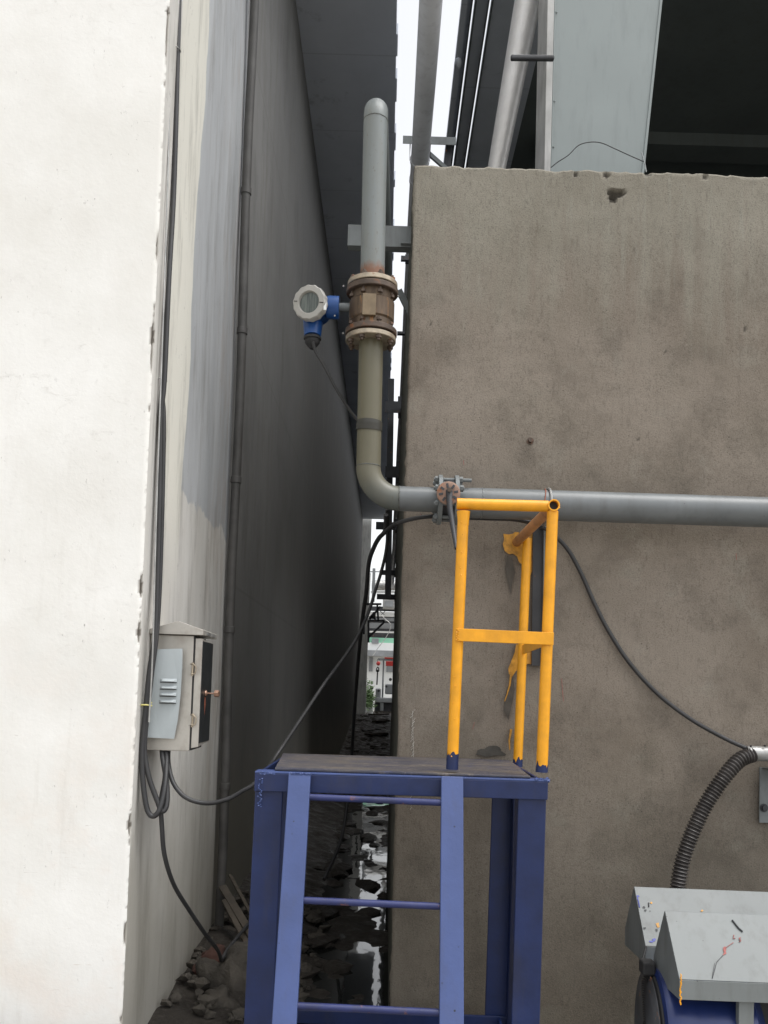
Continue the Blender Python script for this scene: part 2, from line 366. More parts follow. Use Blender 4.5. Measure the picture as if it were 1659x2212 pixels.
def tube(bm, pts, r, seg=16, cap=True, hole=0, mi=0):
    pts = [Vector(p) for p in pts]; n = len(pts)
    rr = r if isinstance(r, (list, tuple)) else [r]*n
    t0 = (pts[1]-pts[0]).normalized()
    nrm = t0.orthogonal().normalized(); rings = []; inner = []
    for i, p in enumerate(pts):
        t = ((pts[min(i+1, n-1)]-pts[i]).normalized() + (pts[i]-pts[max(i-1, 0)]).normalized()).normalized()
        nrm = (nrm - t*nrm.dot(t)).normalized(); bn = t.cross(nrm)
        cs = [(math.cos(2*math.pi*k/seg), math.sin(2*math.pi*k/seg)) for k in range(seg)]
        rings.append([bm.verts.new(p + (nrm*c + bn*s)*rr[i]) for c, s in cs])
        if hole: inner.append([bm.verts.new(p + (nrm*c + bn*s)*(rr[i]-hole)) for c, s in cs])
    for rg, fl in ((rings, 0), (inner, 1)):
        for a, b in zip(rg, rg[1:]):
            for k in range(seg):
                bm.faces.new([a[k], a[(k+1)%seg], b[(k+1)%seg], b[k]]).material_index = mi
    if hole:
        for e in (0, -1):
            for k in range(seg):
                bm.faces.new([rings[e][k], rings[e][(k+1)%seg], inner[e][(k+1)%seg], inner[e][k]])
    elif cap:
        for e in (0, -1): bm.faces.new(rings[e]).material_index = mi
    return bm
def spline(pts, n=10):
    pts = [Vector(p) for p in pts]; out = []
    q = [pts[0]*2-pts[1]] + pts + [pts[-1]*2-pts[-2]]
    for i in range(1, len(q)-2):
        for k in range(n):
            t = k/n
            out.append(.5*((2*q[i]) + (q[i+1]-q[i-1])*t + (2*q[i-1]-5*q[i]+4*q[i+1]-q[i+2])*t*t + (3*q[i]-q[i-1]-3*q[i+1]+q[i+2])*t**3))
    out.append(pts[-1]); return out
def lathe(bm, prof, o, ax=Vector((0,0,1)), seg=40, fn=None, mi=0):     # prof: (radius, along)
    o = Vector(o); ax = Vector(ax).normalized(); u = ax.orthogonal().normalized(); v = ax.cross(u); rings = []
    for r, h in prof:
        if r <= 1e-6: rings.append([bm.verts.new(o+ax*h)])
        else: rings.append([bm.verts.new(o + ax*h + (u*math.cos(2*math.pi*k/seg)+v*math.sin(2*math.pi*k/seg))*(r*(fn(k/seg, r) if fn else 1))) for k in range(seg)])
    for a, b in zip(rings, rings[1:]):
        for k in range(seg):
            k2 = (k+1) % seg
            f = [a[k % len(a)], a[k2 % len(a)], b[k2 % len(b)], b[k % len(b)]]
            f = list(dict.fromkeys(f))
            if len(f) > 2: bm.faces.new(f).material_index = mi
    return bm
def prism(bm, pts, ext, mi=0):          # polygon pts pushed along ext
    a = [bm.verts.new(Vector(p)) for p in pts]; b = [bm.verts.new(Vector(p)+Vector(ext)) for p in pts]
    n = len(a)
    bm.faces.new(a).material_index = mi; bm.faces.new(b[::-1]).material_index = mi
    for i in range(n): bm.faces.new([a[i], b[i], b[(i+1)%n], a[(i+1)%n]]).material_index = mi
    return bm
def hexnut(bm, o, ax, r, h, mi=0):
    return lathe(bm, [(0,0),(r,0),(r,h),(0,h)], o, ax, 6, None, mi)
def blob(bm, c, s, seed, sub=2, rough=.35):
    n0 = len(bm.verts); g = bmesh.ops.create_icosphere(bm, subdivisions=sub, radius=1)
    for v in g['verts']:
        d = noise.noise(v.co*1.1 + Vector((seed*3.1, seed, 0))); e = noise.noise(v.co*2.7 + Vector((seed, 5, seed*2)))
        k = 1 + rough*1.5*d + rough*.8*e
        v.co = Vector((v.co.x*s[0]*k + c[0], v.co.y*s[1]*k + c[1], v.co.z*s[2]*k + c[2]))
    return bm
def splat(cx, cy, r, seed, n=22, jag=.45):    # ragged outline, 2-D
    out = []
    for k in range(n):
        a = 2*math.pi*k/n; q = 1 + jag*noise.noise(Vector((math.cos(a)*1.7+seed, math.sin(a)*1.7, seed)))*1.6
        out.append((cx + math.cos(a)*r[0]*q, cy + math.sin(a)*r[1]*q))
    return out

# ------------------------------------------------------------------ key planes, measured from the photograph
XL = -.985          # side of the white building
YL = 3.50           # its front
YW = 4.37           # face of the concrete wall
XW = P(861, 1490, YW).x
HW = P(1250, 366, YW).z
SOF = 1.6 + 6.3     # overhang height

# ------------------------------------------------------------------ ground
bm = B()
def quad(bm, pts, mi=0): bm.faces.new([bm.verts.new(Vector(p)) for p in pts]).material_index = mi
quad(bm, [(-300, -300, -.05), (300, -300, -.05), (300, 600, -.05), (-300, 600, -.05)])
tag(obj('ground', bm, MGROUND), kind='structure')
bm = B()                                       # bumpy mud that runs down the alley and climbs to the yard
nx, ny = 40, 420
vv = []
for j in range(ny+1):
    y = 3.3 + (j/ny)**1.5*33; row = []
    for i in range(nx+1):
        x = -1.6 + i/nx*2.1
        h = .05*noise.noise(Vector((x*2.2, y*1.3, 0))) + .03*noise.noise(Vector((x*7, y*5, 3))) + .012*noise.noise(Vector((x*21, y*15, 1)))
        side = max(0, (-x-.42))*.22                     # banked towards the white building
        wet = max(0, min(1, (17-y)/4))
        if x > -.40: h = h*.75 - .006
        rise = max(0, min(1, (y-18)/13)); rise = rise*rise*(3-2*rise)*.62
        row.append(bm.verts.new((x, y, .0 + h + side*wet + rise + (1-wet)*.05)))
    vv.append(row)
for j in range(ny):
    for i in range(nx): bm.faces.new([vv[j][i], vv[j][i+1], vv[j+1][i+1], vv[j+1][i]])
tag(obj('mud_ground', bm, MMUD, smooth=True), kind='structure')
bm = B(); quad(bm, [(-.985, 3.4, 0), (.5, 3.4, 0), (.5, 17.5, 0), (-.985, 17.5, 0)])
tag(obj('water', bm, MWATER), kind='structure')
bm = B(); box(bm, -14, 14, 33.5, 90, -.04, .56)
tag(obj('yard_slab', bm, MGROUND), kind='structure')

# ------------------------------------------------------------------ white plastered building on the left
wb = thing('plastered_building', (XL-1, YL, 0), 'tall white plastered building on the left with chipped corner and grimy side wall', 'building')
def chipf(z):
    a = noise.noise(Vector((z*5.5, 1.3, 0))); b = noise.noise(Vector((z*19, 4, 0))); c = noise.noise(Vector((z*55, 9, 0)))
    v = max(0, a-.18)*.020 + max(0, b-.16)*.014 + max(0, c-.12)*.007
    for zc, s in ((1.985, .017), (1.80, .014), (1.04, .014), (.62, .010), (3.02, .010)):
        v += s*max(0, 1-abs(z-zc)/.045)**.5
    return v
def corner(z): return XL + .012*noise.noise(Vector((z*.9, 7, 0))) 
zs = [i*.009 for i in range(-4, 520)] + [4.8, 5.4, 6.2, 7, 8, 9.2, 11]
bm = B(); cl = bm.verts.layers.float.new('chip')
prev = None
for z in zs:
    ch = chipf(z); cx = corner(z)
    row = []
    for d in [2.6, 2, 1.5, 1.0, .6, .3, .12, .06, .035, .02, .01]:
        x = cx - d; k = ch if d < .03 else 0
        v = bm.verts.new((x - 0, YL + .004*noise.noise(Vector((x*3, z*3, 0))) + (max(0, k-d*.8))*.8, z))
        v[cl] = 1.0 if (d < .05 and ch > d*.9 + .002) else 0
        row.append(v)
    v = bm.verts.new((cx - ch*1.1, YL + .006 + ch*.8, z)); v[cl] = min(1, ch*200); row.append(v)
    if prev:
        for i in range(len(row)-1): bm.faces.new([prev[i], prev[i+1], row[i+1], row[i]])
    prev = row
obj('front_wall', bm, MPF, wb, smooth=True)
bm = B(); cl = bm.verts.layers.float.new('chip'); prev = None
ys = [.0, .012, .024, .04, .07, .12, .18, .26, .5, .9, 1.3, 1.85]
for z in zs:
    ch = chipf(z); cx = corner(z); row = []
    v = bm.verts.new((cx - ch*1.1, YL + .006 + ch*.8, z)); v[cl] = min(1, ch*200); row.append(v)
    for d in ys[1:]:
        rib = .010 if d < .19 else 0               # proud corner band
        v = bm.verts.new((cx + (0 if d < .19 else -.012) - max(0, ch-d)*.8, YL + d, z))
        v[cl] = 1.0 if ch > d*.9 + .002 else 0; row.append(v)
    if prev:
        for i in range(len(row)-1): bm.faces.new([prev[i], prev[i+1], row[i+1], row[i]])
    prev = row
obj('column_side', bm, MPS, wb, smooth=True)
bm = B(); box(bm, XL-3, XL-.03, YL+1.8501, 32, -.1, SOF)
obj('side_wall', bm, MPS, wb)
bm = B(); box(bm, XL-3.2, P(775, 1300, 32).x*0-.085, 3.2, 32.3, SOF, SOF+.35)
for k in range(24):                      # crumbled lip of the overhang
    y = 6+k*.9+random.random()*.6; box(bm, -.088, -.070, y, y+random.uniform(.12, .6), SOF+.01, SOF+.12)
obj('roof_overhang', bm, MSOF, wb)
bm = B(); a = P(781, 1300, 32.5); b = P(797, 1300, 32.5); box(bm, a.x-.6, b.x, 32.5, 33.1, -.1, P(800, 1000, 32.5).z)
obj('end_pillar', bm, MPILL, wb)

# drain pipe in the corner of the column
dp = thing('drain_pipe', (XL, YL+1.9, 0), 'thin dark drain pipe running down the grimy side of the white building', 'pipe')
a = PX(546, 0, XL+.03); b = PX(471, 2020, XL+.03)
yd = (a.y+b.y)/2
pp = [Vector((XL+.035+.006*math.sin(k*1.3), yd + (b.y-yd)*(1-k/12)*.9 + (a.y-yd)*(k/12)*.9, .12+k*(6.6/12))) for k in range(13)]
bm = B(); tube(bm, pp, .028, 14); obj('pipe_run', bm, MGAS, dp, smooth=True)
for y in (665, 1026, 1362, 1688, 300):
    t = P(0, 0, 1); z = PX(500, y, XL+.03).z
    i = min(11, max(0, int((z-.12)/(6.6/12)))); u = (z-pp[i].z)/(pp[i+1].z-pp[i].z); c = pp[i].lerp(pp[i+1], u)
    bm = B(); tube(bm, [c-Vector((0,0,.02)), c-Vector((0,0,.018)), c+Vector((0,0,.018)), c+Vector((0,0,.02))], [.029, .033, .033, .029], 14)
    obj('collar', bm, MGAS, dp, smooth=True)

# ------------------------------------------------------------------ concrete wall
cw = thing('concrete_wall', (XW, YW, 0), 'rough grey concrete wall with ragged top edge behind the yellow handrail', 'wall')
ragged = lambda x: .012*noise.noise(Vector((x*3, 0, 5))) + .010*noise.noise(Vector((x*12, 0, 2))) + .010*max(0, noise.noise(Vector((x*28, 0, 8)))) - .016*max(0, noise.noise(Vector((x*17, 3, 8)))-.2)
dents = [(1332, 417, 20, 8, .035), (1325, 427, 10, 10, .03), (1243, 376, 5, 7, .02), (1524, 380, 5, 6, .02), (1310, 376, 6, 9, .02), (1400, 374, 8, 4, .02),
         (1378, 950, 3, 2, .006), (1420, 925, 3, 2, .006), (1610, 712, 4, 4, .008), (1190, 1250, 2, 3, .006), (930, 700, 2, 3, .006), (1500, 1330, 3, 3, .01), (1440, 760, 3, 2, .008)]
dents = [(P(a, b, YW), c*YW/F, d*YW/F, e) for a, b, c, d, e in dents]
X1 = 3.6
bm = B(); dl = bm.verts.layers.float.new('dent'); prev = None
NX, NZ = 290, 330
xs = [XW + (X1-XW)*(i/NX)**1.15 for i in range(NX+1)]
for j in range(NZ+1):
    row = []
    for i, x in enumerate(xs):
        z = -.1 + (HW + ragged(x) + .1)*j/NZ
        y = YW + .007*noise.noise(Vector((x*1.2, 0, z*1.2))) + .003*noise.noise(Vector((x*6, 2, z*6)))
        dd = 0
        for p, a, b, e in dents:
            q = ((x-p.x)/a)**2 + ((z-p.z)/b)**2
            if q < 2.2:
                q *= 1 + .6*noise.noise(Vector((x*60, 0, z*60)))
                if q < 1: y += e*(1-q)**.4; dd = 1
        xx = x
        if i == 0: xx += .007*noise.noise(Vector((0, z*4, 0))) + .005*noise.noise(Vector((0, z*22, 0))); y += .012
        if i == 1: y += .003
        if j == NZ: y += .012
        v = bm.verts.new((xx, y, z)); v[dl] = dd; row.append(v)
    if prev:
        for i in range(NX): bm.faces.new([prev[i], prev[i+1], row[i+1], row[i]])
    prev = row
# top, and the side that runs into the alley
back = [bm.verts.new((v.co.x, YW+.28, HW - .004)) for v in prev]
for i in range(NX): bm.faces.new([prev[i], prev[i+1], back[i+1], back[i]])
obj('front_face', bm, MC, cw, smooth=True)
bm = B()
rows = []
for j in range(90):
    z = -.1 + (HW+.1)*j/89; r_ = []
    for k, y in enumerate((YW+.010, YW+.06, YW+.2, YW+.6, YW+1.4, YW+4.2)):
        dx = (.007*noise.noise(Vector((0, z*4, 0))) + .005*noise.noise(Vector((0, z*22, 0)))) if k == 0 else .008*noise.noise(Vector((y, z*2, 0)))
        r_.append(bm.verts.new((XW+dx, y, z)))
    rows.append(r_)
for j in range(89):
    for k in range(5): bm.faces.new([rows[j][k], rows[j+1][k], rows[j+1][k+1], rows[j][k+1]])
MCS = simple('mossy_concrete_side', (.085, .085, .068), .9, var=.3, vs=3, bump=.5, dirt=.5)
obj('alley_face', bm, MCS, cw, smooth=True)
bm = B(); box(bm, XW+.02, X1, YW+4.18, YW+4.38, -.1, HW); obj('rear_face', bm, MCS, cw)
# small wall marks
def wallpoly(name, pts, mt, lift=.004, th=.003, lab=None, Y=YW):
    bm = B(); prism(bm, [P(a, b, Y-lift) for a, b in pts], (0, -th, 0)); return obj(name, bm, mt, cw, label=lab)
wallpoly('paint_splash', [(1087,1153),(1098,1155),(1108,1153),(1112,1149),(1121,1150),(1124,1158),(1130,1160),(1140,1152),(1150,1150),(1160,1152),(1168,1150),(1163,1162),(1158,1168),(1160,1178),(1152,1185),(1146,1186),
    (1162,1190),(1163,1200),(1155,1212),(1152,1228),(1146,1242),(1138,1240),(1130,1222),(1121,1214),(1117,1203),(1108,1196),(1099,1197),(1090,1190),(1086,1176),(1089,1165)], MYEL2, .010)
wallpoly('paint_splash', [(1115,1392),(1160,1390),(1157,1408),(1150,1435),(1140,1434),(1128,1440),(1114,1450),(1106,1462),(1099,1456),(1098,1444),(1106,1424),(1112,1408)], MYEL2, .010)
for pts in ([(1104,1455),(1101,1480),(1096,1498),(1090,1515)], [(1104,1575),(1100,1600),(1101,1620)]):
    bm = B(); tube(bm, [P(a, b, YW-.011) for a, b in pts], [.006, .0045, .003, .002][:len(pts)], 6); obj('paint_drip', bm, MYEL2, cw, smooth=True)
MSTAIN = simple('damp_oil_stain', (.055, .050, .042), .6, var=.3, vs=20, bump=.4)
wallpoly('oil_stain', splat(1060, 1624, (32, 11), 3, 26, .35), MSTAIN, .009, .001)
wallpoly('oil_stain', [(1095,1200),(1106,1205),(1112,1235),(1106,1262),(1103,1285),(1098,1262),(1092,1230)], simple('faint_grease_stain', (.085, .075, .063), .8, var=.3, vs=20, bump=.5, bs=60), .009, .001)
wallpoly('oil_stain', [(1108,1462),(1112,1490),(1106,1520),(1098,1555),(1088,1535),(1092,1500),(1100,1475)], bpy.data.materials['faint_grease_stain'], .009, .001)
bm = B()
for k in range(34):                                         # chalk scribble
    y = 1535 + k*6.4; x = 892 - (k*.05) + random.uniform(-3, 3)
    tube(bm, [P(x-random.uniform(1, 3.5), y+3, YW-.006), P(x+random.uniform(1, 4), y-3, YW-.006)], random.uniform(.0008, .0016), 4)
    if k < 26: tube(bm, [P(891+k*.15, y, YW-.0062), P(891+k*.15+.4, y+6.4, YW-.0062)], .0009, 4)
obj('chalk_scribble', bm, MCHALK, cw)
for a, b, c, d in ((1213,1465,1217,1515), (1001,994,1002,1004), (1590,1195,1591,1210), (909,1110,909,1116), (1025,1560,1021,1575)):
    bm = B(); tube(bm, [P(a, b, YW-.006), P(c, d, YW-.006)], .0012, 4); obj('red_scratch', bm, MINR, cw)
p = P(1145, 953, YW); bm = B(); hexnut(bm, p+Vector((0, .02, 0)), (0, -1, 0), .012, .045); lathe(bm, [(0,0),(.018,0),(.018,.006),(0,.006)], p, (0,-1,0), 12)
obj('anchor_bolt', bm, MFLG2, cw)
# dark steel strip fixed to the wall behind the handrail
st = thing('wall_strip', P(1162, 1440, YW-.03), 'dark flat steel strip fixed upright on the concrete wall behind the handrail', 'steel strip')
bm = B(); a = P(1163, 1120, YW-.02); b = P(1160, 1438, YW-.02); bar(bm, a, b, .055, .012); obj('flat_bar', bm, MDARK, st)
bm = B(); bar(bm, a+Vector((.026,-.012,0)), b+Vector((.026,-.012,0)), .006, .03); obj('lip', bm, MGREY, st)

# ------------------------------------------------------------------ grey process pipe
YP = 4.20
rv = 54/2*YP/F; rh = 66/2*YP/F
top = P(812, 232, YP); low = P(796, 1008, YP); cxp = low.x
pr = thing('riser_pipe', (cxp, YP, low.z), 'upright grey green pipe rising in the gap with elbow and black tape band', 'pipe')
zt = P(812, 262, YP).z
fl1 = P(805, 587, YP-.123).z-.008; fl0 = P(803, 718, YP-.123).z+.004
vx = lambda z: cxp + (top.x-cxp)*((z-low.z)/(top.z-low.z))
bm = B(); tube(bm, [(vx(zt), YP, zt), (vx(fl1), YP, fl1)], rv, 40); obj('upper_run', bm, MPIPEV, pr, smooth=True)
bm = B(); r_ = rv*1.55                                        # elbow turning away from the viewer at the top
pts = [(vx(zt), YP + r_*(1-math.cos(a)), zt + r_*math.sin(a)) for a in [R(90)*k/14 for k in range(15)]]
pts.append((vx(zt)+.05, YP+2.6, zt+r_)); tube(bm, pts, rv, 40); obj('top_elbow', bm, MPIPEV, pr, smooth=True)
def weld(parent, c, ax, r, mt=MGREY, name='weld_seam', seed=0, w_=.004):
    bm = B(); c = Vector(c); ax = Vector(ax).normalized(); u = ax.orthogonal().normalized(); v = ax.cross(u)
    pts = [c + (u*math.cos(R(k*6))+v*math.sin(R(k*6)))*r + ax*(.004*noise.noise(Vector((k*.5, seed, 0)))) for k in range(61)]
    tube(bm, pts, [w_*(.75+.5*abs(noise.noise(Vector((k*.9, seed+4, 0))))) for k in range(61)], 6); obj(name, bm, mt, parent, smooth=True)
MWELD = simple('weld_metal', (.12, .125, .115), .5, .2, var=.4, vs=60)
weld(pr, (vx(zt), YP, zt), (0, 0, 1), rv, MWELD, seed=1, w_=.0025)
bm = B(); tube(bm, [(vx(fl0), YP, fl0), (cxp, YP, low.z)], rv*.995, 40); obj('lower_run', bm, MPIPEV, pr, smooth=True)
bandz = P(797, 921, YP).z
bm = B(); tube(bm, [(vx(bandz)-.001, YP, bandz-.022), (vx(bandz)+.001, YP, bandz+.022)], rv+.003, 40, cap=False); tube(bm, [(vx(bandz)-.001, YP, bandz-.022), (vx(bandz), YP-.004, bandz+.01)], rv+.0042, 40, cap=False); obj('tape_band', bm, MTAPE, pr, smooth=True)
hz = P(862, 1082, YP); rb = .152
zb = low.z - rb
bm = B(); pts = [(cxp + rb*(1-math.cos(a)), YP, low.z - rb*math.sin(a)) for a in [R(90)*k/20 for k in range(21)]]
tube(bm, pts, rv, 40); obj('elbow', bm, MPIPEE, pr, smooth=True)
weld(pr, (cxp, YP, low.z), (0,0,1), rv, MWELD, seed=3, w_=.003); weld(pr, (cxp+rb, YP, zb), (1,0,0), rv, MWELD, seed=5)
xv = P(967, 1085, YP).x
ph = thing('horizontal_pipe', (xv, YP, zb), 'thick grey pipe running level across the concrete wall', 'pipe')
xfl0 = P(945, 1083, YP).x; xfl1 = P(989, 1083, YP).x
bm = B(); tube(bm, [(cxp+rb, YP, zb), (xfl0, YP, zb)], rv, 40); obj('short_run', bm, MPIPEH, pr, smooth=True)
zr = P(1400, 1098, YP).z
bm = B(); tube(bm, [(xfl1, YP, zb), (xfl1+.02, YP, zb), (xfl1+.07, YP, zr), (X1-.3, YP, zr - .004)], [rv, rv*1.02, rh, rh], 44); obj('pipe_run', bm, MPIPEH, ph, smooth=True)
weld(ph, (P(1040, 1090, YP).x, YP, zr), (1,0,0), rh, MPIPEH, seed=9, w_=.003)
# u-bolt
bm = B(); ux = P(1183, 1085, YP).x
tube(bm, [(ux, YP+.15, zr+rh+.006)] + [(ux + .004*math.sin(a), YP - (rh+.006)*math.sin(a), zr + (rh+.006)*math.cos(a)) for a in [R(180)*k/20 for k in range(21)]] + [(ux, YP+.15, zr-rh-.006)], .0065, 8)
ub = thing('pipe_clamp', (ux, YP, zr), 'thin steel clamp ring holding the level grey pipe behind the handrail corner', 'clamp')
obj('u_bolt', bm, MGAL, ub, smooth=True)
bm = B(); tube(bm, [(ux-.028 + .012*math.cos(a), YP - (rh+.003)*math.sin(a), zr + (rh+.003)*math.cos(a)) for a in [R(180)*k/20 for k in range(21)]], .0025, 6)
obj('rusty_wire', bm, MREDST, ub, smooth=True)

# valve
vl = thing('butterfly_valve', (xv, YP, zb), 'flanged lever valve with round rusty disc and dark handle on the level pipe', 'valve')
fr = 54*YP/F
for x0 in (xfl0, xfl1-.02):
    bm = B(); lathe(bm, [(0,0),(fr,0),(fr,.020),(0,.020)], (x0, YP, zb), (1,0,0), 44); obj('flange', bm, MGREY, vl, smooth=True, bevel=.002)
bm = B(); lathe(bm, [(0,0),(fr*.72,0),(fr*.72,xfl1-xfl0-.04),(0,xfl1-xfl0-.04)], (xfl0+.02, YP, zb), (1,0,0), 40); tube(bm, [((xfl0+xfl1)/2, YP-.05, zb+.035), ((xfl0+xfl1)/2, YP-.155, zb+.035)], .028, 20); obj('valve_body', bm, MDARK, vl, smooth=True)
for k in range(8):
    a = R(22.5+45*k); c = Vector((0, math.cos(a), math.sin(a)))*fr*.82
    bm = B(); q = Vector((xfl0-.022, YP, zb))+c; long_ = .060 if k == 2 else .022
    tube(bm, [q, q + Vector((xfl1-xfl0+.022+long_, 0, 0))], .009, 10); hexnut(bm, q+Vector((.006,0,0)), (1,0,0), .016, .014); hexnut(bm, Vector((xfl1+.002, YP, zb))+c, (1,0,0), .016, .016)
    obj('bolt', bm, MGREY, vl)
dc = P(968.5, 1066, YP-.16)
bm = B()
lathe(bm, [(0,0),(.052,0),(.055,.003),(.055,.009),(.050,.012),(.030,.0125),(0,.0125)], dc, (0,-1,0), 32); obj('notched_disc', bm, MVALVE, vl, smooth=True)
for k in range(8):
    a = R(45*k+10); u = Vector((math.cos(a), 0, math.sin(a)))
    bm = B(); bar(bm, dc+u*.026+Vector((0,-.0135,0)), dc+u*.045+Vector((0,-.0135,0)), .010, .003, Vector((-u.z, 0, u.x))); obj('notch', bm, MDARK, vl)
bm = B(); l0 = dc+Vector((.002,-.02,.008)); l1 = P(972, 1100, YP-.19); l2 = P(982, 1160, YP-.30); l3 = P(986, 1185, YP-.34)
tube(bm, [l0+Vector((0,0,.016)), l0, l1, l2, l3], [.006, .016, .014, .010, .009], 12); obj('lever', bm, MDARK, vl, smooth=True)
bm = B(); hexnut(bm, dc+Vector((.002,-.032,.008)), (0,-1,0), .011, .012); obj('lever_nut', bm, MFLG2, vl)

# flow meter
fmx = vx((fl0+fl1)/2)
fm = thing('flow_meter', (fmx, YP, (fl0+fl1)/2), 'rust stained flow meter with blue display head clamped between flanges on the riser', 'flow meter')
Rf = 55.5*YP/F; Rb = 50*YP/F
def zat(y): return P(804, y, YP).z
zA, zB_, zC, zD = zat(592), zat(617), zat(704), zat(732)
def ring(name, z0, z1, r, mt, seg=56, bev=.002):
    bm = B(); lathe(bm, [(rv*.9, 0), (r-.003, 0), (r, .003), (r, z1-z0-.003), (r-.003, z1-z0), (rv*.9, z1-z0)], (fmx, YP, z0), (0,0,1), seg); return obj(name, bm, mt, fm, smooth=True)
zu = fl1 + .008
ring('flange', zu-.024, zu, Rf, MFLG); ring('gasket', zu-.031, zu-.0242, Rf*.9, MBLK); ring('flange', zu-.058, zu-.0312, Rf*1.03, MFLG2)
zl = fl0 - .004
ring('flange', zl, zl+.024, Rf, MFLG); ring('gasket', zl+.0242, zl+.031, Rf*.9, MBLK); ring('flange', zl+.0312, zl+.058, Rf*1.03, MFLG2)
bm = B(); h0, h1 = zl+.0582, zu-.0582
lathe(bm, [(Rb*.93, 0), (Rb*.93, .038), (Rb*1.0, .046), (Rb*1.0, h1-h0-.046), (Rb*.93, h1-h0-.038), (Rb*.93, h1-h0)], (fmx, YP, h0), (0,0,1), 56)
obj('meter_shell', bm, MBODY, fm, smooth=True)
bm = B(); n0 = P(786.5, 0, YP-Rb).x; npx0 = P(783, 660, YP-Rb-.004); npx1 = P(812, 658, YP-Rb-.004)
box(bm, npx0.x, npx1.x, YP-Rb-.012, YP-Rb+.012, P(798, 682, YP-Rb).z, P(798, 636, YP-Rb).z)
np_ = obj('name_plate', bm, simple('name_plate_metal', (.20, .15, .095), .4, .4, var=.15, vs=30, dirt=.4), fm, bevel=.002)
for k in range(8):
    a = R(22.5+45*k); u = Vector((math.cos(a), math.sin(a), 0))
    for z0, s in ((zu, 1), (zl, -1)):
        c = Vector((fmx, YP, z0)) + u*Rf*.84; bm = B()
        tube(bm, [c-Vector((0,0,s*.075)), c+Vector((0,0,s*.024))], .008, 8); hexnut(bm, c+Vector((0,0,0 if s > 0 else -.014)), (0,0,1), .015, .014); hexnut(bm, c-Vector((0,0,s*.074 + (.0 if s > 0 else 0))), (0,0,-s), .014, .012)
        obj('bolt', bm, MFLG2, fm)
for x, y in ((742, 618), (741, 720), (860, 640)):
    bm = B(); blob(bm, P(x, y, YP-.03), (.006,.006,.006), x, 1, .1); obj('bolt_tip', bm, MGAL, fm, smooth=True)
# neck and head
hc = P(668, 653, YP-.06); zc = hc.z - .004
bm = B(); nk0 = P(758, 664, YP); nk1 = P(715, 664, YP-.01); tube(bm, [nk0, nk1], .021, 20); obj('neck', bm, MGREY, fm, smooth=True)
ax = (Vector((-.30, -1, -.10))).normalized()
face = P(666.5, 652, YP-.10)
bm = B(); Rr = 38*(YP-.1)/F
lathe(bm, [(0, -.165), (Rr*.72, -.16), (Rr*.86, -.14), (Rr*.88, -.03), (Rr*.9, -.025)], face, ax, 40); lathe(bm, [(0,0),(Rr*.62,0),(Rr*.66,.012),(Rr*.66,.06),(0,.06)], P(706, 664, YP-.03), (1, 0, 0), 28)
b0 = P(677, 672, YP+.02); b1 = P(675, 728, YP-.01)
tube(bm, [b0, b1], [Rr*.66, Rr*.50], 28)
bmv = obj('head_housing', bm, MHOUS, fm, smooth=True)
bm = B()
sca = lambda t, r: 1 + (.020*math.cos(t*2*math.pi*14) if r > Rr*.9 else 0)
lathe(bm, [(Rr*.9, -.045), (Rr*1.0, -.043), (Rr*1.01, -.008), (Rr*.95, 0), (Rr*.66, .001), (Rr*.62, -.004), (Rr*.60, -.014)], face, ax, 128, sca)
bz = obj('bezel', bm, MBEZ, fm, smooth=True)
bm = B(); lathe(bm, [(0, -.014), (Rr*.62, -.014)], face, ax, 40)
obj('display_glass', bm, MSCREEN, bz)
for s in (-1, 1):
    e = ax.cross(Vector((0,0,1))).normalized(); uu = (e*math.cos(R(8)) + Vector((0,0,1))*math.sin(R(8)))*s
    bm = B(); bar(bm, face+uu*Rr*.70+ax*.0015, face+uu*Rr*.93+ax*.0015, .003, .003, Vector((0,0,1))); obj('bezel_mark', bm, MBLK, bz)
bm = B(); box(bm, *sorted((P(700, 650, YP-.1).x, P(706, 650, YP-.1).x)), YP-.115, YP-.108, P(703, 672, YP-.1).z, P(703, 657, YP-.1).z); obj('sticker', bm, MFARW, bmv)
bm = B(); q0 = b1; lathe(bm, [(Rr*.5,0),(Rr*.52,.004),(Rr*.52,.012),(Rr*.44,.014),(Rr*.44,.030),(Rr*.3,.045),(.010,.060)], q0, (0,0,-1), 24); obj('cable_gland', bm, MBLK, fm, smooth=True)
for x, y in ((723, 654), (723, 682), (722, 660)):
    bm = B(); blob(bm, P(x, y, YP-.07), (.005,.005,.005), x, 1, .1); obj('screw', bm, MGAL, fm, smooth=True)

# bracket behind the riser, carried by the wall side
br = thing('pipe_bracket', P(820, 515, 4.55), 'grey channel bracket sticking out of the concrete wall behind the riser', 'bracket')
a = P(752, 516, 4.5); b = P(890, 516, 4.5)
bm = B(); box(bm, a.x, XW-.004, 4.46, 4.466, a.z-.055, a.z+.057); box(bm, a.x, XW-.004, 4.4662, 4.52, a.z-.055, a.z-.049); box(bm, a.x, XW-.004, 4.4662, 4.52, a.z+.051, a.z+.057)
obj('channel', bm, MGREY, br)
bm = B(); box(bm, XW-.055, XW-.004, 4.44, 4.459, a.z-.035, a.z-.075+.03); obj('plate', bm, MGREY, br)

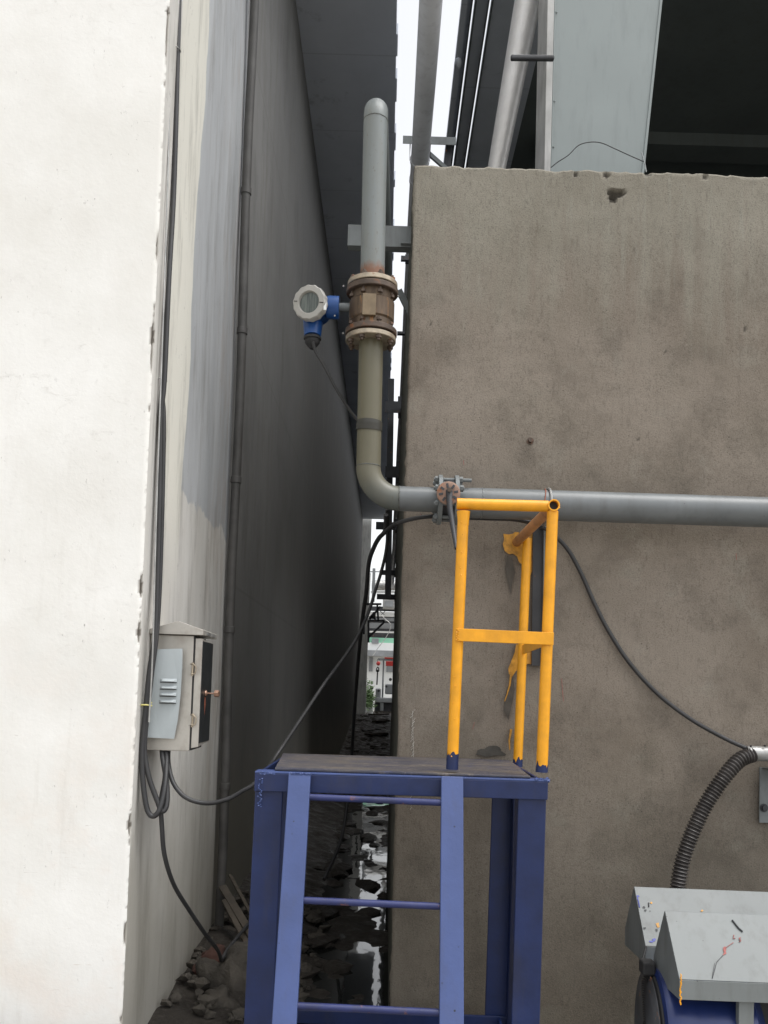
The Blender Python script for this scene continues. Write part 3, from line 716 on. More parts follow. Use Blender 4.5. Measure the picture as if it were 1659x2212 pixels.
# ------------------------------------------------------------------ overhead pipes and hall behind the wall
def depth_pipe(name, x0, x1, y, h, Y0, Y1, mt, label, r=None, seg=28, rel=True):
    a = P(x0, y, 10); b = P(x1, y, 10); cx = ((a.x+b.x)/2); dz = a.z-1.6; k = h/dz
    X = cx*k; rr = r or (b.x-a.x)/2*k
    t = thing(name, (X, Y0, 1.6+h), label, 'pipe'); bm = B(); n = 30
    tube(bm, [(X + .004*math.sin(i), Y0+(Y1-Y0)*i/n, 1.6+h) for i in range(n+1)], rr, seg); obj('pipe_run', bm, mt, t, smooth=True)
    return t, X, rr
MOVER = simple('overhead_pipe_paint', (.68, .70, .74), .4, var=.12, vs=2, bump=.1, dirt=.2)
op, opx, opr = depth_pipe('overhead_pipe', 904, 955, 0, 4.0, 3.5, 34, MOVER, 'dark grey pipe running overhead through the bright sky gap')
sd = thing('overhead_duct', P(1070, 380, 7.5), 'shiny silver duct slanting up beside the pale steel column', 'duct')
bm = B(); a = P(1066, 400, 5.75); b = P(1141, 0, 5.42); tube(bm, [a+(b-a)*k/20 for k in range(27)], [.058+.0014*k for k in range(27)], 36); obj('duct_run', bm, MSIL, sd, smooth=True)
# collars on the overhead pipe
for y in (300, 345):
    Y = 4.0*F/(1490-y-6); bm = B(); tube(bm, [(opx, Y-.02, 5.6), (opx, Y+.02, 5.6)], opr*1.07, 28); obj('collar', bm, MOVER, op, smooth=True)
ps = thing('pipe_support', P(920, 310, 6.45), 'steel bracket with diagonal brace under the overhead pipe at the wall corner', 'bracket')
YS = 6.45
a = P(870, 310, YS); b = P(984, 312, YS)
bm = B(); box(bm, a.x, b.x, YS-.05, YS-.044, a.z-.03, a.z+.03); box(bm, a.x, b.x, YS-.0438, YS+.03, a.z+.024, a.z+.03); obj('channel', bm, MGREY, ps)
bm = B(); bar(bm, P(913, 320, YS), P(972, 372, YS), .028, .028); obj('brace', bm, MGREY, ps)
bm = B(); bar(bm, P(972, 300, YS+.05), P(960, 420, YS+.05), .05, .05); obj('post', bm, MDARK, ps)
bm = B(); tube(bm, [(opx-opr-.008, YS-.02, a.z), (opx-opr-.008, YS-.02, 5.6)] + [(opx-(opr+.008)*math.cos(t), YS-.02, 5.6+(opr+.008)*math.sin(t)) for t in [R(18*k) for k in range(1, 10)]] + [(opx+opr+.008, YS-.02, 5.6), (opx+opr+.008, YS-.02, a.z)], .005, 6); obj('u_bolt', bm, MDARK, ps, smooth=True)
# small tie brackets along the alley side
AB = [(560, 560, 866, 885, 'short'), (640, 700, 0, 0, '')]
def alley_rung(y, xa, xb, Y, hgt, lab):
    t = thing('alley_bracket', P(xb, y, Y), lab, 'bracket', 'steel brackets along the alley')
    a = P(xa, y, Y); b = P(xb, y, Y); bm = B(); hh = hgt*Y/F/2
    box(bm, a.x, b.x, Y-.02, Y-.014, a.z-hh, a.z+hh); box(bm, a.x, b.x, Y-.0138, Y+.05, a.z+hh-.006, a.z+hh); obj('angle_bar', bm, MDARK, t)
    bm = B(); bar(bm, P(xb-4, y-hgt*.9, Y+.03), P(xb-4, y+hgt*.9, Y+.03), .04, .02); obj('end_plate', bm, MDARK, t)
alley_rung(560, 866, 886, 5.4, 10, 'short grey bracket stub just below the big channel behind the riser')
alley_rung(720, 858, 880, 6.6, 5, 'thin bracket beside the lower flange of the flow meter')
alley_rung(880, 832, 868, 8.3, 26, 'black bracket in the alley beside the olive lower riser')
alley_rung(1020, 832, 864, 8.5, 25, 'black bracket in the alley just above the pipe elbow')
alley_rung(1136, 812, 862, 8.7, 17, 'black bracket in the alley just under the pipe elbow')
alley_rung(1237, 820, 860, 8.9, 11, 'slim black bracket in the alley, second below the elbow')
alley_rung(1289, 814, 860, 9.1, 12, 'black bracket in the alley, lowest on the upright post')
ap = thing('alley_post', P(838, 1290, 8.8), 'black upright steel post joining the brackets under the elbow', 'post')
bm = B(); bar(bm, P(845, 820, 8.72), P(838, 1292, 8.72), .062, .06); obj('post_tube', bm, MDARK, ap)
bm = B(); bar(bm, P(862, 628, 5.2), P(893, 692, 5.2), .035, .03); ab = thing('alley_brace', P(872, 650, 5.2), 'short slanting steel brace at the wall edge beside the flow meter', 'brace'); obj('brace_bar', bm, MGREY, ab)

# industrial hall: roof, back, pale column
hall = thing('industrial_hall', (2, 9, 0), 'dark open industrial hall rising behind the concrete wall', 'building')
XH = P(1001, 0, 10).x*6/(P(1001, 0, 10).z-1.6)
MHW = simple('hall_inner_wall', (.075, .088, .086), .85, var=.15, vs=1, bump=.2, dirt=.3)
def slitx(x): return P(x, 0, 10).x*6/(P(x, 0, 10).z-1.6)
edges = [XH, slitx(1024), slitx(1060), 1.25]
for k in range(3):
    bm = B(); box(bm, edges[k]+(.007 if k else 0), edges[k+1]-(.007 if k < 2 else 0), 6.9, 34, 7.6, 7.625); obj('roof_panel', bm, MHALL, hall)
    if k:
        for sx in (-.022, .014):
            bm = B(); box(bm, edges[k]+sx, edges[k]+sx+.008, 6.9, 34, 7.575, 7.5995); obj('panel_lip', bm, MHW, hall)
bm = B(); box(bm, XH-.02, XH+.03, 6.88, 34, 7.48, 7.5745); obj('edge_channel', bm, MHALL, hall)
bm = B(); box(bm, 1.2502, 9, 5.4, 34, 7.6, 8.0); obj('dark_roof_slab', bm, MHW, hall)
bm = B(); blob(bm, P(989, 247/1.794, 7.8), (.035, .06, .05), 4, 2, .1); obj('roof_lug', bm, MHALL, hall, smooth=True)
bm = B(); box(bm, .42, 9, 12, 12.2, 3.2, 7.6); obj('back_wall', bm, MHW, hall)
bm = B(); box(bm, XH+.03, XH+.2, 12.3, 34, .0, 7.59); obj('light_block_wall', bm, MHW, hall)  # unseen wall, added to keep light off the inner alley side
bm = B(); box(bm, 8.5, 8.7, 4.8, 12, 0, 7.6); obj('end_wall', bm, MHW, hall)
bm = B(); box(bm, 1.5, 9, 9.0, 9.3, P(1500, 255, 9).z-.3, P(1500, 255, 9).z+.6); obj('crane_beam', bm, MHW, hall)
bm = B(); box(bm, 1.2, 9, YW+.5, 12, 3.1, 3.2); obj('mezzanine_floor', bm, MHW, hall)
YC = 5.0
col_ = thing('steel_column', P(1280, 380, YC), 'pale blue painted tapered steel column standing behind the concrete wall', 'column')
zt_ = P(1300, -250, YC).z; zb_ = P(1300, 520, YC).z
def cxz(xa, ya, xb, yb, y): return xa + (xb-xa)*(y-ya)/(yb-ya)
def colpt(x, y): return P(x, y, YC)
tl, bl = colpt(cxz(1197, 0, 1189, 357, -250), -250), colpt(cxz(1197, 0, 1189, 357, 520), 520)
tr_, br_ = colpt(cxz(1427, 0, 1388, 368, -250), -250), colpt(cxz(1427, 0, 1388, 368, 520), 520)
bm = B(); prism(bm, [bl, br_, tr_, tl], (0, .30, 0)); obj('web_plate', bm, MCOL, col_, bevel=.004)
fl_t, fl_b = colpt(cxz(1181, 0, 1174, 357, -250), -250), colpt(cxz(1181, 0, 1174, 357, 520), 520)
tl2, bl2 = tl-Vector((.004,0,0)), bl-Vector((.004,0,0))
bm = B(); prism(bm, [fl_b, bl2, tl2, fl_t], (0, .34, 0)); ff = obj('flange_plate', bm, MCOLF, col_, bevel=.003); ff.location.y -= .03
bm = B(); tube(bm, [tl+Vector((.004,-.004,0)), bl+Vector((.004,-.004,0))], .006, 8); obj('weld_seam', bm, MCOL, col_, smooth=True)
bm = B(); prism(bm, [br_+Vector((-.004,-.006,0)), br_+Vector((.010,-.006,0)), tr_+Vector((.010,-.006,0)), tr_+Vector((-.004,-.006,0))], (0,.31,0)); obj('edge_strip', bm, MCOL, col_)
for y in (28, 220, 318):
    bm = B(); a = colpt(cxz(1199,0,1191,357,y), y); blob(bm, a+Vector((.006,-.006,0)), (.010,.006,.006), y, 1, .1); obj('weld_spot', bm, MCOL, col_)
bm = B(); a = P(1103, 125, 4.9); b = P(1197, 126, 4.9); bar(bm, a, b, .027, .03, Vector((0,0,1)));
rb_ = thing('stub_bar', a, 'short dark bar crossing in front of the silver duct beside the column', 'bar'); obj('bar_body', bm, MDARK, rb_, bevel=.008)
cb = B(); tube(cb, spline([P(1190,362,4.9), P(1205,350,4.9), P(1228,335,4.9), P(1250,314,4.9), P(1275,307,4.9), P(1300,309,4.9), P(1330,322,4.9), P(1365,338,4.9), P(1390,349,4.9), P(1394,352,4.9)]), .0028, 6)
cbo = obj('wire', cb, MRUB, smooth=True); tag(cbo, 'thin black wire arched across the foot of the pale column', 'wire')
cb = B(); tube(cb, [P(1386,330,4.9), P(1392,350,4.85), P(1396,372,4.8)], .004, 6); tag(obj('wire', cb, MGREY, smooth=True), 'short stiff wire end poking up at the right foot of the column', 'wire')

# ------------------------------------------------------------------ blue access stand with yellow handrail
Yf = 3.36; Yb = 4.20
sL = P(552, 1690, Yf).x; sR = P(1181, 1700, Yf).x
zTop = (P(552, 1669, Yf).z + P(1181, 1688, Yf).z)/2
zA_ = P(552, 1669, Yf).z; zB2 = P(1181, 1688, Yf).z
stand = thing('access_platform', ((sL+sR)/2, (Yf+Yb)/2, 0), 'blue steel access platform with ladder and yellow pipe handrail against the wall', 'platform')
def slab(x): return zA_ + (zB2-zA_)*(x-sL)/(sR-sL)            # the stand leans a little to the right
LW = 60*Yf/F
def leg(x0, x1, y0, y1, shift=-.012):
    bm = B(); z1 = slab(x0)-.004
    hexa(bm, [Vector(q) for q in ((x0+shift,y0,0),(x1+shift,y0,0),(x1+shift,y1,0),(x0+shift,y1,0),(x0,y0,z1),(x1,y0,slab(x1)-.004),(x1,y1,slab(x1)-.004),(x0,y1,z1))])
    return obj('leg', bm, MBLUE, stand, bevel=.004)
leg(sL, sL+LW, Yf, Yf+.014)                     # front legs: angle section, front web + side web
leg(sR-LW, sR, Yf, Yf+.10)
def sweb(x0, x1, y0, y1):
    bm = B(); box(bm, x0, x1, y0, y1, 0, slab(x0)-.01); obj('leg_web', bm, MBLUE, stand, bevel=.002)
sweb(sL+LW*.06-.004, sL+LW*.06+.004, Yf+.0145, Yf+.10)
leg(sL, sL+LW*.9, Yb-.014, Yb); leg(sR-LW*.96, sR-.002, Yb-.014, Yb)
sweb(sR-.014, sR-.006, Yb-.10, Yb-.0145)
hb = .068
def beam(a, b, wdt, dep, name='frame_beam', side=Vector((0,1,0)), mt=MBLUE):
    bm = B(); bar(bm, a, b, wdt, dep, side); return obj(name, bm, mt, stand, bevel=.003)
zc_ = -hb/2
beam((sL-.002, Yf-.008, slab(sL)+zc_), (sR+.002, Yf-.008, slab(sR)+zc_), .016, hb)
bm = B(); hexa(bm, [Vector(q) for q in ((sL-.002,Yf-.016,slab(sL)),(sR+.002,Yf-.016,slab(sR)),(sR+.002,Yf+.07,slab(sR)),(sL-.002,Yf+.07,slab(sL)),(sL-.002,Yf-.016,slab(sL)+.007),(sR+.002,Yf-.016,slab(sR)+.007),(sR+.002,Yf+.07,slab(sR)+.007),(sL-.002,Yf+.07,slab(sL)+.007))]); obj('frame_beam', bm, MBLUE2, stand, bevel=.002)
beam((sL, Yb+.008, slab(sL)+zc_), (sR, Yb+.008, slab(sR)+zc_), .016, hb)
for x in (sL+.006, sR-.006):
    beam((x, Yf+.0, slab(x)+zc_-.002), (x, Yb, slab(x)+zc_-.002), .012, hb, side=Vector((1,0,0)))
bm = B()
a0 = Vector((sL+.055, Yf+.022, 0)); 
hexa(bm, [Vector(q) for q in ((sL+.07,Yf+.012,slab(sL)+.0085),(sR-.06,Yf+.012,slab(sR)+.0085),(sR-.02,Yb+.02,slab(sR)-.004),(sL+.002,Yb+.02,slab(sL)-.004),(sL+.07,Yf+.012,slab(sL)+.020),(sR-.06,Yf+.012,slab(sR)+.018),(sR-.02,Yb+.02,slab(sR)+.012),(sL+.002,Yb+.02,slab(sL)+.012))])
obj('deck_plate', bm, MDECK, stand, bevel=.003)
# lower frame
zl_ = P(1290, 2200, Yb).z*0 + P(1100, 2196, Yb).z
beam((sL, Yb-.022, zl_-.02), (sR, Yb-.022, zl_-.02), .014, .06)
beam((sR-.05, Yf+.1, zl_-.05), (sR-.05, Yb-.04, zl_-.02), .012, .055, side=Vector((1,0,0)))
# ladder
rails = []
for (xa, ya, xb, yb_) in ((648, 1671, 614.5, 2212), (976.5, 1679, 975, 2212)):
    a = P(xa, ya, Yf-.035); b = P(xb, yb_, 3.03); d = (b-a); c = a + d*((a.z-.0)/(a.z-b.z)); rails.append((a, c))
    bm = B(); bar(bm, a, c, 48*Yf/F*.97, .03); obj('ladder_rail', bm, MBLUE2, stand, bevel=.003)
for k, (y0, y1) in enumerate(((1725, 1731), (1945, 1950), (2173, 2180), (2400, 2407))):
    la, lb = rails[0]; ra, rb2 = rails[1]
    Z = P(800, (y0+y1)/2, [3.3, 3.2, 3.07, 2.95][k]).z
    pa = la.lerp(lb, (la.z-Z)/(la.z-lb.z)); pb = ra.lerp(rb2, (ra.z-Z)/(ra.z-rb2.z))
    bm = B(); tube(bm, [pa+Vector((.03,.006,.004)), pb+Vector((-.03,.006,-.002))], .0125, 14); obj('rung', bm, MBLUE2 if 0 else simple('scuffed_rung_paint', (.018, .026, .105), .5, var=.3, bump=.3, rust=.12, dirt=.3) if k == 0 else bpy.data.materials['scuffed_rung_paint'], stand, smooth=True)
# weld beads
bm = B()
for k in range(26):
    blob(bm, Vector((sL+.018+random.uniform(-.006,.010), Yf-.018, slab(sL)-.02-k*.0042)), (.004,.003,.003), k, 1, .3)
for k in range(34):
    x = rails[0][0].x-.03+k*.0022; blob(bm, Vector((x, Yf-.052, rails[0][0].z+.001+random.uniform(-.003,.003))), (.004,.003,.003), k, 1, .3)
for k in range(26):
    blob(bm, Vector((sR-.055+random.uniform(0,.06), Yf-.016+random.uniform(0,.02), slab(sR)+.006+random.uniform(-.008,.006))), (.008,.007,.005), k, 1, .4)
for k in range(22):
    blob(bm, Vector((sL+.02+random.uniform(0,.06), Yf-.014, slab(sL)-.0+random.uniform(-.004,.004))), (.007,.004,.004), k, 1, .4)
for x0, y0, n in ((606, 1978, 8), (600, 2060, 10)):
    for k in range(n): blob(bm, P(x0-k*.4, y0+k*4, 3.25)+Vector((0, .1, 0)), (.004,.004,.004), k, 1, .3)
tag(obj('weld_beads', bm, MBLUE2, stand, smooth=True), kind='stuff')
# handrail
ry = .0222
def rail(pts, r=ry, mt=MYEL, name='handrail_post', hole=0, seg=28):
    bm = B(); tube(bm, pts, r, seg, hole=hole); return obj(name, bm, mt, stand, smooth=True)
Yr = Yf+.05
pA0, pA1 = P(976.5, 1662, Yr), P(1001.5, 1094, Yr)
pB0, pB1 = P(1170, 1668, Yr), P(1194, 1094, Yr)
Yk = 4.28
pC0, pC1 = P(1118, 1656, Yk), P(1139, 1163, Yk)
def flare(p0, p1, r, ovx=1.0):
    n = 14; out = []; rr = []
    for k in range(n+1):
        out.append(p0.lerp(p1, k/n)); rr.append(r*(1 + .0*k))
    return out, rr
rail([pA0, pA1-Vector((0,0,.022))], ry*.98); rail([pB0, pB1-Vector((0,0,.020))], ry*1.0); rail([pC0, pC1], ry)
for p1 in (pA1,):                                            # flattened top of the left post
    bm = B(); lathe(bm, [(ry, 0), (ry*1.03, .02), (ry*1.15, .045), (ry*1.2, .055)], p1-Vector((0,0,.075)), (0,0,1), 24); obj('post_collar', bm, MYEL, stand, smooth=True)
for p0, ln, sd_ in ((pA0, .062, 1), (pB0, .030, 2), (pC0, .035, 3)):   # ragged blue foot on each post
    d = Vector((p0 - p0)); bm = B(); seg = 28; dirv = (pA1-pA0).normalized()
    u = dirv.orthogonal().normalized(); v = dirv.cross(u); lo = []; hi = []
    for k in range(seg):
        a = 2*math.pi*k/seg; e = (u*math.cos(a)+v*math.sin(a))*(ry+.0012)
        lo.append(bm.verts.new(p0+e)); hi.append(bm.verts.new(p0+e+dirv*(ln + .028*noise.noise(Vector((math.cos(a)*2.2, math.sin(a)*2.2, sd_*3)))+.012*noise.noise(Vector((k*1.3, sd_, 0))))))
    for k in range(seg): bm.faces.new([lo[k], lo[(k+1)%seg], hi[(k+1)%seg], hi[k]])
    obj('post_foot', bm, MBLUE, stand, smooth=True)
tL = P(987, 1088.5, Yr)
rail([tL, pB1 - Vector((.019, 0, 0))], ry, name='top_rail')
bm = B(); wq = P(1116, 1171, YW-.012)
tube(bm, [pB1+Vector((0,-.028,0)), pB1+Vector((0,.03,0))], ry*1.04, 32, hole=.005); obj('rail_end', bm, MYEL, stand, smooth=True)
bm = B(); tube(bm, [pB1+Vector((0,.031,0)), pB1+Vector((0,.04,0)), wq], ry*1.0, 28); obj('rear_rail', bm, MBROWN, stand, smooth=True)
bm = B(); tube(bm, [pB1+Vector((0,-.005,0)), pB1+Vector((0,-.004,0))], ry*.98, 28); obj('rail_bore', bm, MBLK, stand)
fb0, fb1 = P(988, 1371, Yr-.026), P(1196, 1380, Yr-.026)
bm = B(); bar(bm, fb0, fb1, .006, 27*Yf/F*1.02, Vector((0,1,0))); obj('mid_rail', bm, MYEL, stand, bevel=.0015)
bm = B(); s0 = P(1183, 1382, Yr+.022); s1 = P(1134, 1406, Yk-.02); s0.x = s1.x = (P(1160, 1395, 3.8).x); s0.x = pB0.lerp(pB1, .5).x; s1.x = pC0.lerp(pC1, .5).x+.0
bar(bm, s0, Vector((s1.x, s1.y, s0.z)), .006, .046, Vector((1,0,0))); obj('side_mid_rail', bm, MYEL, stand, bevel=.0015)
bm = B()
for k in range(9): blob(bm, fb0+Vector((-.002+.004*(k%2), -.003, -.02+k*.005)), (.005,.003,.0035), k, 1, .4)
for k in range(12):
    t = R(-150+k*22); blob(bm, pB1+Vector((math.cos(t)*ry*1.05, -.012+.01*(k%3), math.sin(t)*ry*1.05)), (.005,.005,.004), k, 1, .3)
for k in range(10): blob(bm, pA0.lerp(pA1, random.random())+Vector((random.uniform(-.01,.01), -ry, 0)), (.003,.002,.003), k, 1, .3)
for k in range(8): blob(bm, s1+Vector((.0,-.01,-.02+.006*k)), (.004,.005,.003), k, 1, .3)
tag(obj('yellow_weld_beads', bm, MYEL, stand, smooth=True), kind='stuff')

# ------------------------------------------------------------------ cabinet on the side of the column
YB = 3.65; xb0 = XL+.004; xb1 = P(409, 1600, YB).x
zb0 = P(380, 1622, YB).z; zb1 = P(380, 1372, YB).z
cab = thing('electrical_cabinet', (xb0, YB, zb0), 'small stainless electrical cabinet with gabled cap hung on the side wall', 'cabinet')
bm = B(); box(bm, xb0, xb1, YB, YB+.215, zb0, zb1); obj('cabinet_body', bm, MSTEELBOX, cab, bevel=.003)
bm = B(); hexa(bm, [Vector(q) for q in ((xb1+.007,YB+.004,zb0+.012),(xb1+.036,YB+.004,zb0+.018),(xb1+.036,YB+.22,zb0+.030),(xb1+.007,YB+.22,zb0+.020),(xb1+.007,YB+.004,zb1-.010),(xb1+.036,YB+.004,zb1-.010),(xb1+.036,YB+.22,zb1-.020),(xb1+.007,YB+.22,zb1-.020))]); dr = obj('door', bm, MSTEELBOX, cab, bevel=.002)
bm = B(); box(bm, xb1+.0362, xb1+.0385, YB+.008, YB+.218, zb0+.034, zb1-.022); obj('door_dark_face', bm, MDOORREFL, dr)
bm = B(); box(bm, xb1+.0004, xb1+.0068, YB+.006, YB+.21, zb0+.004, zb1-.002); obj('seal', bm, MBLK, cab)
# cap
bm = B(); pk = P(385, 1341, YB-.02); e0 = xb0; e1 = P(439, 1365, YB-.02).x; ze = zb1+.002; zh = P(439, 1361, YB-.02).z
prism(bm, [(e0, YB-.02, ze), (e1, YB-.02, ze), (e1, YB-.02, zh), (pk.x, YB-.02, pk.z), (e0, YB-.02, P(316, 1358, YB-.02).z)], (0, .30, 0))
obj('cap', bm, MSTEELBOX, cab, bevel=.002)
for k, y in enumerate((.07, .17)):
    bm = B(); box(bm, e1+.0005, e1+.003, YB-.02+y, YB-.02+y+.08, ze+.004, zh-.004); obj('cap_strip', bm, MGAL, cab)
for y in (1446, 1556):
    c = P(418, y, YB-.004); bm = B(); tube(bm, spline([c+Vector((-.012,-.004,.022)), c+Vector((.0,-.012,.022)), c+Vector((.012,-.012,.008)), c+Vector((.010,-.012,-.014)), c+Vector((-.002,-.010,-.020)), c+Vector((-.006,-.006,-.010))], 6), .0028, 8)
    tube(bm, [c+Vector((-.004,-.006,-.028)), c+Vector((-.002,-.006,.028))], .005, 8); obj('hinge', bm, MFLG, dr, smooth=True)
    bm = B(); box(bm, c.x-.02, c.x-.006, YB-.003, YB-.0004, c.z-.02, c.z+.02); obj('hinge_leaf', bm, MSTEELBOX, cab)
lk = Vector((xb1+.04, YB+.09, P(455, 1498, 3.75).z))
bm = B(); tube(bm, [lk, lk+Vector((.045,0,0))], .0035, 10); tube(bm, [lk+Vector((.040,-.002,0)), lk+Vector((.058,-.004,0))], .015, 6, hole=.006); obj('lock', bm, MCOP, dr)
bm = B(); lathe(bm, [(0,0),(.014,0),(.012,.006),(0,.006)], lk, (1,0,0), 12); obj('lock_plate', bm, MCOP, dr)
bm = B(); prism(bm, [(xb1+.0388, lk.y-.010, lk.z-.016), (xb1+.0388, lk.y+.012, lk.z-.016), (xb1+.0388, lk.y+.004, lk.z-.09), (xb1+.0388, lk.y-.004, lk.z-.06)], (.0008,0,0)); obj('rust_run', bm, MREDST, dr)
# louvre plate leaning on the cabinet front
lv = thing('louvre_plate', P(350, 1590, YB-.03), 'loose light grey sheet with four louvres fixed on the cabinet front', 'metal sheet')
YV = YB-.035
outl = [(334,1403,0),(352,1402,0),(372,1401.5,0),(394,1401,.0),(394,1425,0),(393.5,1445,0),(390,1500,.004),(384,1555,.010),(376,1596,.016),(345,1594.5,.004),(315,1593,0),(320,1530,0),(327,1465,0)]
bm = B(); a = [bm.verts.new(P(x, y, YV+d)) for x, y, d in outl]; b = [bm.verts.new(P(x, y, YV+d)+Vector((0,.0025,0))) for x, y, d in outl]
bm.faces.new(a); bm.faces.new(b[::-1])
for i in range(len(a)): bm.faces.new([a[i], b[i], b[(i+1)%len(a)], a[(i+1)%len(a)]])
obj('sheet', bm, MPLATE, lv)
bm = B(); box(bm, *sorted((P(345,1500,YV).x, P(370,1500,YV).x)), YV+.014, YB-.0005, P(350,1560,YV).z, P(350,1430,YV).z); obj('standoff', bm, MDARK, lv)
for k, y in enumerate((1473, 1488, 1503, 1518)):
    bm = B(); x0, x1 = P(346-k*.6, y, YV).x, P(382-k*.6, y, YV).x; z = P(360, y, YV).z
    n = 10; prevr = None
    for i in range(n+1):
        t = i/n; s = min(1, 4*min(t, 1-t))**.5; x = x0+(x1-x0)*t
        r3 = [bm.verts.new((x, YV-.0005, z+.014)), bm.verts.new((x, YV-.0005-.011*s, z+.003)), bm.verts.new((x, YV-.0005-.008*s, z)), bm.verts.new((x, YV-.0005, z+.0005))]
        if prevr:
            for q in range(3): bm.faces.new([prevr[q], prevr[q+1], r3[q+1], r3[q]])
        prevr = r3
    lo_ = obj('louvre', bm, MPLATE, lv, smooth=True)
    bm = B(); box(bm, x0, x1, YV-.0015, YV-.0003, z-.0035, z-.0005); obj('louvre_slot', bm, MBLK, lo_)

# ------------------------------------------------------------------ cables
def cable(name, pts, r, label, mt=MRUB, cat='cable', n=8, seg=10, group=None):
    bm = B(); tube(bm, spline([P(*p) for p in pts], n), r, seg); o = obj(name, bm, mt, smooth=True); return tag(o, label, cat, group)
q = 3.52
def side(x, y, off=.012):    # on the column's side wall, a little proud
    p = PX(x, y, XL+off); return (x, y, p.y)
c1 = cable('cable', [(389,-60,3.66),(387,0,3.66),(384,110,3.66),(376,400,3.66),(365,600,3.62),(355,820,3.60),(347,900,3.60),(345,1050,3.60),(340,1250,3.60),(335,1370,3.585),(323,1450,3.575),(314,1540,3.57),(307,1620,3.57),(309,1690,3.57),(318,1748,3.57),(331,1763,3.57),(345,1748,3.57),(356,1700,3.60),(360,1640,3.66),(358,1615,3.68)], .0108, 'black cable down the white corner that loops low and turns up into the cabinet', group=None)
c2 = cable('cable', [(378,-60,3.68),(377,0,3.68),(376,110,3.68),(370,400,3.68),(357,600,3.66),(349,820,3.64),(353,900,3.62),(351,1050,3.62),(345,1250,3.62),(338,1370,3.59),(328,1450,3.58),(318,1540,3.575),(312,1620,3.58),(322,1680,3.58),(340,1730,3.58),(350,1752,3.58),(360,1738,3.59),(360,1690,3.62),(352,1640,3.66),(350,1615,3.68)], .0108, 'black cable beside its twin, making the shorter loop below the cabinet')
c3 = cable('cable', [(358,1615,3.69),(356,1680,3.66),(348,1730,3.62),(350,1790,3.62),(356,1850,3.66),(376,1912,3.75),(410,1968,3.9),(445,2020,4.1),(470,2052,4.35),(478,2075,4.5)], .0095, 'black cable hanging below the cabinet loops and slanting down to the rubble')
c4 = cable('cable', [(364,1612,3.70),(364,1650,3.68),(375,1692,3.64),(402,1723,3.62),(445,1735,3.65),(490,1727,3.75),(525,1708,3.9),(548,1694,4.0),(575,1665,4.25),(600,1628,4.4),(650,1553,4.5),(700,1478,4.6),(747,1415,4.8),(775,1370,4.9),(797,1320,5.0),(811,1275,5.1),(823,1237,5.1),(834,1190,5.0),(838,1140,4.9),(836,1100,4.8)], .0095, 'long black cable sagging from the cabinet and climbing the alley to the elbow')
c5 = cable('cable', [(834,1112,4.7),(832,1146,4.8),(819,1162,4.9),(808,1182,5.0),(797,1216,5.1),(791,1281,5.3),(784,1330,5.5),(777,1392,5.8),(770,1480,6.2),(764,1560,6.5),(758,1650,6.8),(740,1800,6.6),(700,1900,6.2)], .013, 'thick black cable bowed down through the bright slot under the elbow')
c6 = cable('cable', [(830,1150,4.6),(845,1138,4.5),(865,1128,4.34),(900,1119,4.31),(945,1115,4.31),(1000,1118,4.31),(1060,1120,4.31),(1110,1122,4.31),(1150,1130,4.31),(1180,1143,4.32),(1205,1163,4.33),(1230,1192,4.34),(1256,1240,4.345),(1285,1305,4.35),(1316,1365,4.35),(1360,1432,4.35),(1420,1498,4.345),(1490,1552,4.33),(1560,1592,4.31),(1612,1616,4.27),(1635,1624,4.27)], .0105, 'black cable passing under the level pipe and curving down the concrete wall')
c7 = cable('cable', [(676,738,4.15),(682,760,4.17),(700,790,4.2),(725,838,4.25),(750,878,4.3),(772,908,4.33),(795,940,4.35),(815,1000,4.4),(830,1090,4.5)], .0075, 'thin black cable dropping from the blue meter head behind the riser')
c8 = cable('cable', [(478,2075,4.5),(492,2052,4.6),(525,2010,4.9),(560,1970,5.2),(620,1900,5.6)], .010, 'black cable rising right from the rubble towards the blue leg')
c9 = cable('cable', [(371,-60,3.60),(371,0,3.60),(367,180,3.60),(362,400,3.575),(352,700,3.56),(338,1100,3.555),(330,1400,3.55),(322,1560,3.55)], .0035, 'thin grey wire straight down the white corner beside the black cables', MGAL)
for (x, y, w_, lab) in ((379,108,16,'white cable tie round the two cables near the top of the white corner'), (349,822,16,'white cable tie gathering the two cables beside the blue grey paint')):
    c = P(x, y, 3.655 if y < 500 else 3.62); bm = B()
    tube(bm, [c+Vector((math.cos(R(t))*.021, math.sin(R(t))*.026, .002*math.sin(R(t*2)))) for t in range(0, 361, 20)], .0025, 6, cap=False)
    tube(bm, [c+Vector((-.02,0,0)), c+Vector((-.035,.0,-.004))], .0022, 5); tag(obj('cable_tie', bm, MGAL, smooth=True), lab, 'cable tie')
c = P(316, 1524, 3.57); bm = B(); tube(bm, [c+Vector((math.cos(R(t))*.021, math.sin(R(t))*.018, -.003*math.sin(R(t)))) for t in range(0, 361, 20)], .003, 6, cap=False); tube(bm, [c+Vector((.015,-.012,.0)), c+Vector((.026,-.016,.014))], .0025, 5)
tag(obj('cable_tie', bm, MYT, smooth=True), 'yellow tie holding the cables against the left edge of the cabinet', 'cable tie')

